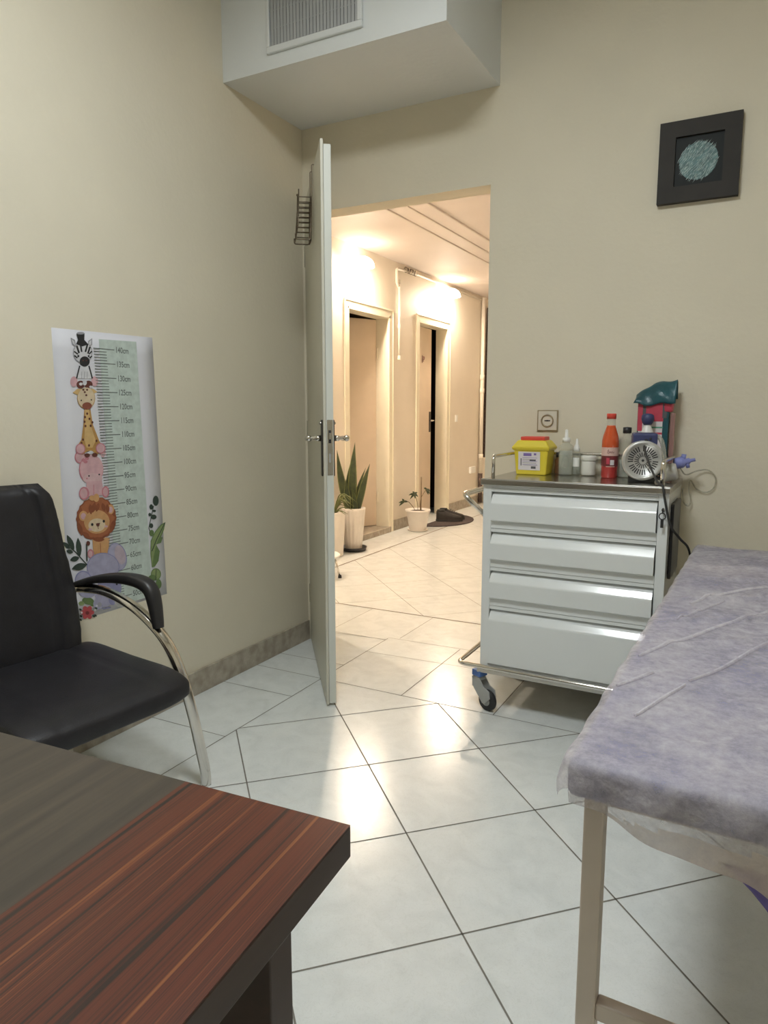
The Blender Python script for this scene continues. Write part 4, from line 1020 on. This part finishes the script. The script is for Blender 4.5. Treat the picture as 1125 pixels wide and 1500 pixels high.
# spray bottle with navy head
o = (1.668, -.119, TT)
bottle('spray_bottle', o, None, [(.027, .001), (.028, .006), (.028, .15), (.025, .175), (.013, .205), (.012, .212)], [(0, .209), (.014, .209), (.020, .218), (.024, .232), (.022, .246), (.012, .252), (0, .253)], 'white bottle with round navy cap behind the motor', 'bottle', shell='whiteplastic', capm='navy')

# ---- compressor pump: cast round motor, navy top box
pc = Vector((1.680, -.275, TT+.082))
pu = empty('compressor_pump', (pc.x, pc.y+.05, TT), 'grey round-faced compressor pump with navy top box on the trolley', 'pump')
aim = Matrix.Translation(pc) @ Matrix.Rotation(math.radians(12), 4, 'Z') @ Matrix.Rotation(PI/2, 4, 'X')    # lathe axis z -> towards the viewer
b = MB(); b.lathe([(0, -.100), (.050, -.100), (.058, -.092), (.061, -.05), (.062, -.032)], n=36, mtx=aim); b.build('motor_body', 'alu', pu)
b = MB(); b.lathe([(.064, -.036), (.072, -.032), (.074, -.006), (.072, .004), (.066, .008), (.060, .005), (.057, .000), (0, .000)], n=44, mtx=aim); cvr = b.build('fan_cover', 'alu', pu)
b = MB()
for ring, (r0, r1, nn) in enumerate(((.014, .030, 20), (.034, .053, 34))):
    for k in range(nn):
        q = 2*PI*(k+.5)/nn
        if ring == 1 and (k % 9) == 0: continue
        w = .0015+.0004*ring; c0, s0 = math.cos(q), math.sin(q); z = .0004
        # slots run upright like the slanted grille of the photo
        P4 = [(r0*c0-w*s0, r0*s0+w*c0, z), (r0*c0+w*s0, r0*s0-w*c0, z), (r1*c0+w*s0, r1*s0-w*c0, z), (r1*c0-w*s0, r1*s0+w*c0, z)]
        b.prism([aim @ Vector(p_) for p_ in P4], aim.to_3x3() @ Vector((0, 0, .0005)))
b.lathe([(0, .0003), (.005, .0003), (.004, .003), (0, .0035)], n=14, mtx=aim); b.build('grille_slots', 'black', cvr)
b = MB(); bm_ = Matrix.Translation((pc.x, pc.y+.058, TT)) @ Matrix.Rotation(math.radians(12), 4, 'Z')
b.box((-.050, -.052, .136), (.036, .055, .182), bev=.008, mtx=bm_); b.build('top_box', 'navy', pu)
b = MB(); b.box((-.010, -.056, .150), (.002, -.051, .160), mtx=bm_); b.lathe([(0, 0), (.004, 0), (.004, .004), (0, .004)], n=10, mtx=bm_ @ Matrix.Translation((.010, -.053, .162)) @ Matrix.Rotation(PI/2, 4, 'X')); b.build('switch', 'black', pu)
b = MB(); b.box((-.060, -.045, .0), (.055, -.02, .022), bev=.003, mtx=bm_); b.box((-.055, .04, 0), (.05, .06, .03), bev=.003, mtx=bm_); b.build('rubber_base', 'rubber', pu)
b = MB(); q = bm_
b.lathe([(.030, 0), (.032, .004), (.032, .05), (.028, .06), (0, .062)], n=24, mtx=bm_ @ Matrix.Translation((.052, -.012, .03)) @ Matrix.Rotation(math.radians(78), 4, 'Y')); b.build('cylinder_head', 'alu', pu)
# ribbed clear hose from the top box down the front right corner
b = MB(); path = spline([(1.706, -.21, TT+.176), (1.735, -.235, TT+.155), (1.752, -.27, TT+.10), (1.760, -.30, TT+.05), (1.757, -.33, TT+.013), (1.74, -.36, TT+.012)], 14)
rs = [.0075+(.0012 if k % 2 else -.0006) for k in range(len(path))]
b.tube(path, rs, n=10); b.build('air_hose', 'tube', pu)
# mains cord over the front edge, away behind the bed
b = MB(); b.tube(spline([(1.684, -.286, TT+.135), (1.700, -.335, TT+.10), (1.728, -.375, TT+.05), (1.752, -.400, TT+.014), (1.770, -.424, TT+.006), (1.780, -.432, .90), (1.800, -.415, .81), (1.828, -.36, .755), (1.852, -.235, .69), (1.858, -.15, .56), (1.85, -.05, .30)], 7), .0042, n=8)
b.build('power_cord', 'rubber', pu)

# ---- glove packet with teal film
gx, gy = 1.690, -.055
gp = empty('glove_packet', (gx, gy, TT), 'upright teal and red printed packet at the back of the trolley', 'packet')
x0, x1, y0, y1 = gx-.066, gx+.050, gy-.032, gy+.012
b = MB(); b.box((x0, y0, TT), (x1, y1, TT+.300), 'teal', bev=.006); b.build('carton', None, gp)
b = MB(); y = y0-.0008
def pan(xa, xb, za, zb, m, e=0.): b.poly([(xa, y-e, TT+za), (xb, y-e, TT+za), (xb, y-e, TT+zb), (xa, y-e, TT+zb)], m)
pan(x0+.006, x1-.022, .10, .30, 'label'); pan(x0+.004, x1-.020, .222, .30, 'crimson', .0003); pan(x0+.002, x0+.020, .185, .29, 'crimson', .0005)
pan(x0+.024, x1-.020, .196, .202, 'greenprint', .0003); pan(x0+.030, x1-.022, .172, .180, 'crimson', .0003); pan(x0+.030, x1-.03, .163, .165, 'ink', .0003); pan(x0+.030, x1-.03, .156, .158, 'ink', .0003)
pan(x0+.020, x0+.032, .235, .292, 'ink', .0006); pan(x1-.024, x1-.008, .235, .292, 'ink', .0006)
vs = [(x0+.036+.0075*k, TT+.206+.004*math.sin(k*2.1)) for k in range(7)]
for k, (px, pz) in enumerate(vs): pan(px-x0-.0+x0, px+.0035, pz-TT, pz-TT+.012+.004*(k % 2), 'label', .0006)
b.build('printed_front', None, gp)
b = MB(); frustum(b, (x1-.004, gy-.01), .028, .05, TT+.258, .034, .056, TT+.296); b.build('red_corner_tab', 'crimson', gp, .006)
# teal film slung over the packet
b = MB()
def film(i, j):
    # a folded-over flap: front panel, ridge rising to the right, short back panel
    x = 1.612+.150*i; ridge = 1.262+.046*min(1, i/.45)+.010*max(0, i-.45)/.55+.003*math.sin(13*i)
    low = 1.224+.006*math.sin(10*i+1)+.010*max(0, i-.8)/.2; lb = 1.245
    if j < .6:
        t = j/.6; z = low+(ridge-low)*t; y = -.099+.040*t**2.2-.004*math.sin(9*i+5*t)
        x += .006*math.sin(3*t)*(1-i)-.004*(1-t)*(1-i)
    else:
        t = (j-.6)/.4; z = ridge+(lb-ridge)*t; y = -.059+.038*t**.6
    return (x, y, z)
b.grid(film, 22, 18); ft = b.build('plastic_film', 'teal', loc=(gx, gy, TT+.3), solid=.0015)
tag(ft, 'crumpled teal plastic film slung over the top of the printed packet', 'film')
# pink wrap standing between the packet and the rail
b = MB(); b.box((x1+.004, gy-.026, TT), (x1+.020, gy+.010, TT+.255), bev=.006)
tag(b.build('pink_wrapper', 'pinkfilm', loc=(x1+.012, gy, TT)), 'see-through pink wrapper standing against the right side of the packet', 'wrapper')
# lilac mouthpiece on the rail end with its clear tubing
ne = empty('nebuliser', (1.80, -.09, 1.0), 'lilac nebuliser mouthpiece with looping clear tube sticking out past the trolley', 'nebuliser')
nm = Matrix.Translation((1.768, -.10, 1.0)) @ Matrix.Rotation(math.radians(-72), 4, 'Y')
nm = Matrix.Translation((1.768, -.10, .998)) @ Matrix.Rotation(math.radians(76), 4, 'Y')
b = MB(); b.lathe([(0, 0), (.014, 0), (.021, .006), (.022, .03), (.018, .038), (.012, .042), (.011, .058), (.007, .060), (.006, .078), (0, .078)], n=20, mtx=nm); b.build('mouthpiece', 'lilac', ne)
b = MB(); b.tube([(1.800, -.10, 1.012), (1.803, -.10, 1.036)], .009, n=14); b.tube([(1.815, -.10, 1.01), (1.82, -.10, .985)], .007, n=14); b.build('side_port', 'lilac', ne)
b = MB(); b.tube(spline([(1.775, -.10, .992), (1.755, -.115, .968), (1.74, -.12, .950), (1.70, -.13, TT+.008)], 6), .009, n=10); b.build('pink_adapter', 'pinklabel', ne)
b = MB(); pts = [(1.79, -.09, .985), (1.81, -.06, .955), (1.845, -.02, .968), (1.885, -.012, .972), (1.912, -.010, .945), (1.908, -.010, .905), (1.88, -.010, .885), (1.845, -.012, .90), (1.825, -.015, .93), (1.82, -.02, .90), (1.83, -.02, .85), (1.822, -.02, .83), (1.805, -.03, .845), (1.80, -.05, .90)]
b.tube(spline(pts, 8), .0028, n=7); b.build('clear_tubing', 'tube', ne)

# ------------------------------------------------------------------ hall things
def wall_lamp(y, z, label):
    e = empty('wall_lamp', (HX, y, z), label, 'lamp', 'warm wall lamps of the hall')
    mt = Matrix.Translation((HX, y, z)) @ Matrix.Rotation(PI/2, 4, 'Y')
    b = MB(); b.lathe([(0, 0), (.055, 0), (.055, .012), (.03, .02), (.018, .03), (0, .03)], n=24, mtx=mt); b.build('lamp_base', 'whiteplastic', e)
    b = MB(); b.lathe([(0, .028), (.025, .03), (.045, .045), (.055, .075), (.048, .11), (.025, .132), (0, .138)], n=24, mtx=mt); b.build('lamp_globe', 'lampglass', e)
    b = MB(); R2 = .105; pr = [(R2*math.cos(PI/2*k/10), R2*math.sin(PI/2*k/10)*.85) for k in range(11)]
    b.lathe(pr+[(max(0, r0-.004), z0-.004) for r0, z0 in pr[::-1]][1:]+[(R2-.004, 0), (R2, 0)], (HX+.108, y, z), n=32); b.build('added_shade', 'addedshade', e)  # invented dome, added to keep lamp light off the ceiling
wall_lamp(2.43, 2.42, 'glowing wall lamp above the nearer hall door, beside the open door edge')
wall_lamp(.60, 2.42, 'added wall lamp, unseen behind the open door leaf, lighting the near hall floor')  # added lamp out of view, brightens the hall floor near the doorway
wall_lamp(4.38, 2.44, 'glowing wall lamp above the farther hall door, under the ceiling pipe')

# conduit pipes
pp = empty('conduit_pipe', (HX, 3.25, 1.7), 'white conduit dropping between the two hall doors and running along the ceiling', 'pipe')
x = HX+.016
b = MB(); b.tube(fillet([(x, 3.255, 2.42), (x, 3.245, 2.555), (x, 3.75, 2.575), (x, 5.555, 2.575)], .04), .0135, n=10); b.build('ceiling_run', 'pvc', pp)
b = MB(); b.tube([(x, 3.31, 2.46), (x, 3.31, 1.715)], .012, n=10); b.tube([(x, 3.255, 2.43), (x, 3.285, 2.40), (x, 3.31, 2.40)], .0135, n=10); b.build('drop', 'pvc', pp)
for z in (1.72, 2.02, 2.4):
    b = MB(); b.lathe([(.017, z-.02), (.018, z-.015), (.018, z+.015), (.017, z+.02)], (x, 3.31, 0), n=12); b.build('clip', 'pvc', pp)
# coiled wire on the ceiling run
b = MB(); pts = []
for k in range(90):
    t = k/89; q = t*2*PI*7; pts.append((x+.012+.018*math.cos(q)*.6, 3.40+.26*t+.012*math.sin(q*1.3), 2.572+.026*math.sin(q)))
b.tube(pts, .003, n=5); tag(b.build('coiled_wire', 'wire', loc=(x, 3.53, 2.57)), 'loose coil of thin wire looped on the hall conduit', 'wire')
p2 = empty('drain_pipe', (HX+.03, 5.60, 0), 'ivory pipe standing at the far end of the hall', 'pipe')
b = MB(); b.tube([(HX+.035, 5.60, .40), (HX+.035, 5.60, 2.60)], .024, n=12); b.build('pipe_shaft', 'pvc', p2)
for z in (.62, 1.45, 1.62): b = MB(); b.lathe([(.026, z-.03), (.030, z-.026), (.030, z+.026), (.026, z+.03)], (HX+.035, 5.60, 0), n=14); b.build('coupling', 'pvc', p2)
b = MB(); b.tube([(HX+.035, 5.60, .40), (HX+.035, 5.60, .02)], .028, n=12); b.build('dark_base', 'lattice', p2)
b = MB(); b.tube([(HX+.045, 5.80, 2.50), (HX+.045, 5.76, 1.6), (HX+.045, 5.70, .60)], .035, n=10); tag(b.build('hanging_cloth', 'lattice', loc=(HX+.05, 5.75, .6)), 'dark brown cloth strip hanging beside the far hall pipe', 'cloth')
# light switch
b = MB(); b.box((HX, 4.80, 1.07), (HX+.008, 4.87, 1.15), bev=.003); sw = b.build('light_switch', 'whiteplastic', loc=(HX, 4.835, 1.11)); tag(sw, 'small white light switch to the right of the farther hall door', 'switch')
b = MB(); b.box((HX+.008, 4.815, 1.085), (HX+.012, 4.855, 1.135), bev=.001); b.build('rocker', 'whiteplastic', sw)
b = MB(); b.box((HX, 5.28, .42), (HX+.03, 5.44, .50), bev=.003)
tag(b.build('twin_outlet', 'whiteplastic', loc=(HX, 5.36, .46)), 'pale twin outlet low on the far hall wall', 'outlet')

def blade(b, base, tip, w, bend, m='leaf', em='leafedge', n=14, tw=0.):
    """sword leaf: thick in the middle, pale margin"""
    base, tip = Vector(base), Vector(tip); d = tip-base; side = d.cross(Vector((.6, -.8, 0))).normalized()
    if side.length < .1: side = Vector((1, 0, 0))
    vdir = side.cross(d).normalized(); rows = []
    for k in range(n+1):
        t = k/n; P = base+d*t+Vector(bend)*math.sin(PI*t)*1.0
        ww = .8*w*(.55+.75*math.sin(PI*min(1, .15+t*.75)))*(1-t**3.2)*.62+.0006
        s2 = side*math.cos(tw*t)+vdir*math.sin(tw*t)
        v2 = vdir*math.cos(tw*t)-side*math.sin(tw*t)
        rows.append([b.bm.verts.new(P+s2*ww*a+v2*ww*c) for a, c in ((-1, .10), (-.78, .03), (0, -.12), (.78, .03), (1, .10), (.78, .08), (0, -.02), (-.78, .08))])
    for A_, B_ in zip(rows, rows[1:]):
        for j in range(8):
            f = b.bm.faces.new((A_[j], A_[(j+1) % 8], B_[(j+1) % 8], B_[j])); f.smooth = True
            f.material_index = b.mi(em if j in (0, 3, 4, 7) else m)
# tall snake plant
po = Vector((-1.010, 2.165, 0))
sp = empty('snake_plant', po, 'tall snake plant in a white fluted pot between door edge and nearer hall door', 'plant')
b = MB(); b.lathe([(0, 0), (.085, 0), (.108, .006), (.118, .034), (.110, .034), (.100, .010), (0, .010)], po, n=32); b.build('saucer', 'black', sp)
b = MB(); b.lathe([(0, .011), (.070, .011), (.074, .02), (.104, .350), (.107, .372), (.100, .374), (.094, .335), (0, .335)], po, n=80, flute=(16, .06)); b.build('fluted_pot', 'terracotta', sp)
b = MB(); b.lathe([(0, .352), (.05, .350), (.094, .338)], po, n=24); b.build('soil', 'soil', sp)
r_ = Vector((.8827, .47, 0)); f_ = Vector((-.47, .8827, 0))
LV = [((-.035, 0, .33), (-.135, -.02, .870), .055, (-.012, 0, 0), .5), ((.0, .0, .33), (.018, .01, .935), .062, (-.014, 0, 0), .3), ((-.020, .02, .33), (-.01, .05, .80), .06, (-.02, 0, 0), -.3),
      ((.030, -.01, .33), (.145, -.03, .755), .050, (-.006, 0, 0), .6), ((.020, .02, .33), (.108, .04, .715), .030, (-.022, 0, 0), .2), ((-.045, -.02, .33), (-.06, -.03, .62), .05, (.0, 0, 0), .1), ((.015, -.03, .33), (-.01, -.06, .56), .035, (.012, 0, 0), .8)]
for (bs, tp, w, bd, tw) in LV:
    b = MB(); cv_ = lambda p_: po+r_*p_[0]+f_*p_[1]+Vector((0, 0, p_[2]))
    blade(b, cv_(bs), cv_(tp), w, r_*bd[0], tw=tw); b.build('leaf', None, sp)
# spider plant mostly behind the door edge
po = Vector((-1.035, 1.885, 0))
sp2 = empty('spider_plant', po, 'low spiky plant in a pale pot half hidden by the open door edge', 'plant')
b = MB(); b.lathe([(0, 0), (.07, 0), (.078, .01), (.100, .36), (.102, .372), (.094, .374), (.09, .35), (0, .35)], po, n=28); b.build('pot', 'terracotta', sp2)
b = MB(); b.lathe([(0, .362), (.05, .36), (.09, .352)], po, n=20); b.build('soil', 'soil', sp2)
rr = random.Random(11)
for k in range(16):
    q = rr.uniform(-.9, 1.0) if k < 11 else rr.uniform(0, 2*PI); l = rr.uniform(.13, .2); h = rr.uniform(.02, .17)
    d = r_*math.cos(q)+f_*math.sin(q); b = MB()
    path = spline([po+Vector((0, 0, .355)), po+d*l*.45+Vector((0, 0, .36+h)), po+d*l+Vector((0, 0, .345+h*.7))], 5)
    rs = [.0055*(1-(i/(len(path)-1))**2)+.0006 for i in range(len(path))]
    b.tube(path, rs, n=5); b.build('frond', 'leafedge', sp2)
# small potted plant
po = Vector((-.955, 3.345, 0))
s3 = empty('seedling_pot', po, 'small white round pot with a staked seedling beside the doormat', 'plant')
b = MB(); b.lathe([(0, 0), (.085, 0), (.100, .006), (.105, .016), (.098, .016), (.09, .008), (0, .008)], po, n=32); b.build('saucer', 'terracotta', s3)
b = MB(); b.lathe([(0, .009), (.078, .009), (.086, .02), (.118, .195), (.126, .197), (.127, .216), (.120, .218), (.112, .19), (0, .188)], po, n=40); b.build('pot', 'terracotta', s3)
b = MB(); b.lathe([(0, .212), (.06, .206), (.112, .194)], po, n=24); b.build('soil', 'soil', s3)
b = MB(); b.tube([po+r_*.03+Vector((0, 0, .2)), po+r_*.033+Vector((0, 0, .545))], .006, n=7); b.build('stake', 'stem', s3)
b = MB()
b.tube(spline([po+r_*.0+Vector((0, 0, .2)), po+r_*(-.005)+Vector((0, 0, .28)), po+r_*(-.035)+Vector((0, 0, .375))], 5), .0035, n=6); b.tube(spline([po+r_*(-.02)+Vector((0, 0, .2)), po+r_*(-.09)+Vector((0, 0, .29)), po+r_*(-.14)+Vector((0, 0, .295))], 5), .003, n=6)
b.tube(spline([po+r_*.02+Vector((0, 0, .2)), po+r_*.03+Vector((0, 0, .33)), po+r_*.085+Vector((0, 0, .42))], 5), .003, n=6); b.build('stem', 'stem', s3)
for (ex, ez, sets) in ((-.035, .375, ((-.06, -.02), (-.045, -.06), (.005, -.05), (.035, -.03), (-.02, .02), (.03, .012))), (-.14, .295, ((-.05, -.05), (-.02, .03), (.04, .0), (-.055, -.015))), (.085, .42, ((.02, -.06), (.04, -.02), (-.03, .015), (.035, -.05)))):
    for (tx_, tz_) in sets:
        b = MB(); e0 = po+r_*ex+Vector((0, 0, ez)); blade(b, e0, e0+r_*tx_+f_*rr.uniform(-.03, .03)+Vector((0, 0, tz_)), .016, (0, 0, .004), 'leaf', 'leaf', 8); b.build('leaf', None, s3)

# doormat and shoes
mo = Vector((-1.03, 4.06, 0)); b = MB(); pts = []
for k in range(33):
    q = -PI/2+PI*k/32; pts.append(mo+Vector((.36*math.cos(q), .47*math.sin(q), 0)))
pts = [p_+Vector((-.0, 0, .001)) for p_ in pts]
b.prism(pts, (0, 0, .010)); dm = b.build('doormat', 'mat', bev=.003, loc=mo); tag(dm, 'charcoal half-round doormat in front of the farther hall door', 'doormat')
def shoe(o, ang, label):
    e = empty('shoe', o, label, 'shoe', 'black shoes on the hall doormat'); mt = Matrix.Translation(o) @ Matrix.Rotation(ang, 4, 'Z')
    L_ = .29
    def outline(t):   # half-width along the sole
        return .030+.014*math.sin(PI*min(1, t*1.05))**.8+.010*math.exp(-((t-.70)/.18)**2)-.030*max(0, t-.9)/.1-.02*max(0, .06-t)/.06
    b = MB(); n = 20; A_, B_ = [], []
    pts = [(-L_/2+L_*k/n, outline(k/n)) for k in range(n+1)]; loop = pts+[(x_, -y_) for x_, y_ in pts[::-1]]
    b.prism([mt @ Vector((x_, y_, 0)) for x_, y_ in loop], (0, 0, .022)); b.build('sole', 'rubber', e, .003)
    b = MB(); rows = []
    for k in range(n+1):
        t = k/n; w = outline(t)*.94; h = (.10-.012*t if t < .34 else .096-.062*((t-.34)/.66)**.75); h = max(h, .03)
        if t > .94: h *= (1-(t-.94)*6)
        if t < .04: h *= .9
        row = []
        for j in range(13):
            q = PI*j/12; row.append(b.bm.verts.new(mt @ Vector((-L_/2+.004+(L_-.008)*t, w*math.copysign(abs(math.cos(q))**.7, math.cos(q)), .020+h*max(0, math.sin(q))**.6))))
        rows.append(row)
    fs = []
    for k in range(n):
        for j in range(12): fs.append(b.bm.faces.new((rows[k][j], rows[k][j+1], rows[k+1][j+1], rows[k+1][j])))
    fs += [b.bm.faces.new(rows[0]), b.bm.faces.new(rows[-1][::-1])]; b._tag(fs, 'shoe', True); b.build('upper', None, e)
    b = MB(); b.tube([mt @ Vector((-L_/2+.055+.036*math.cos(2*PI*k/18), .026*math.sin(2*PI*k/18), .119)) for k in range(18)], .008, n=8, closed=True); b.build('collar', 'rubber', e)
    b = MB()
    for k in range(4):
        xx = -.012+.022*k; zz = .112-.010*k; b.tube([mt @ Vector((xx, -.022, zz-.008)), mt @ Vector((xx+.004, 0, zz+.004)), mt @ Vector((xx, .022, zz-.008))], .0025, n=5)
    b.build('laces', 'rubber', e)
shoe(Vector((-.885, 3.99, .0112)), math.radians(24), 'black laced shoe on the doormat, the one nearer the white pot')
shoe(Vector((-.915, 4.13, .0112)), math.radians(30), 'black laced shoe on the doormat, the one nearer the hall door')

# plant stand whose foot shows past the door edge
so = Vector((-.735, 1.17, 0)); ps = empty('low_stool', so, 'low white-topped stool with thin metal leg showing past the open door edge', 'stool')
b = MB(); b.lathe([(0, .150), (.15, .150), (.172, .154), (.176, .164), (.170, .172), (0, .172)], so, n=36); b.build('seat', 'whiteplastic', ps)
for k in range(4):
    q = math.radians(22)+k*PI/2; d = Vector((math.cos(q), math.sin(q), 0)); b = MB(); b.tube([so+d*.138+Vector((0, 0, .152)), so+d*.172+Vector((0, 0, .012))], .007, n=8); lg = b.build('leg', 'chrome', ps)
    b = MB(); b.lathe([(.013, 0), (.012, .018), (.008, .022)], so+d*.174, n=12); b.build('rubber_foot', 'rubber', lg)

# ------------------------------------------------------------------ ceiling light of the room
cl = empty('ceiling_light', (1.36, -2.05, RH), 'square white ceiling light panel in the middle of the room', 'lamp')
b = MB(); b.box((1.06, -2.35, RH-.05), (1.66, -1.75, RH)); b.build('housing', 'whiteplastic', cl, .004)
b = MB(); b.box((1.085, -2.325, RH-.056), (1.635, -1.775, RH-.049)); b.build('diffuser', 'panel', cl)

# ------------------------------------------------------------------ world, camera
w = bpy.data.worlds.new('world'); SC.world = w; w.use_nodes = True
w.node_tree.nodes['Background'].inputs['Color'].default_value = (.5, .52, .55, 1); w.node_tree.nodes['Background'].inputs['Strength'].default_value = .05
cam = bpy.data.cameras.new('camera'); co = bpy.data.objects.new('camera', cam); COL.objects.link(co); SC.camera = co
co.location = (2.06417, -3.00377, 1.19967); co.rotation_euler = (PI/2-.14286, 0, .49251)
cam.sensor_fit = 'VERTICAL'; cam.sensor_height = 36; cam.sensor_width = 27; cam.lens = 1030.24/1500*36; cam.clip_start = .02

SC.view_settings.view_transform = 'Standard'; SC.view_settings.look = 'None'; SC.view_settings.gamma = 1; SC.view_settings.use_curve_mapping = False
SC.view_settings.exposure = 1.0
SC.cycles.use_denoising = True; SC.cycles.max_bounces = 10; SC.cycles.diffuse_bounces = 6; SC.cycles.transparent_max_bounces = 16; SC.cycles.sample_clamp_indirect = 8
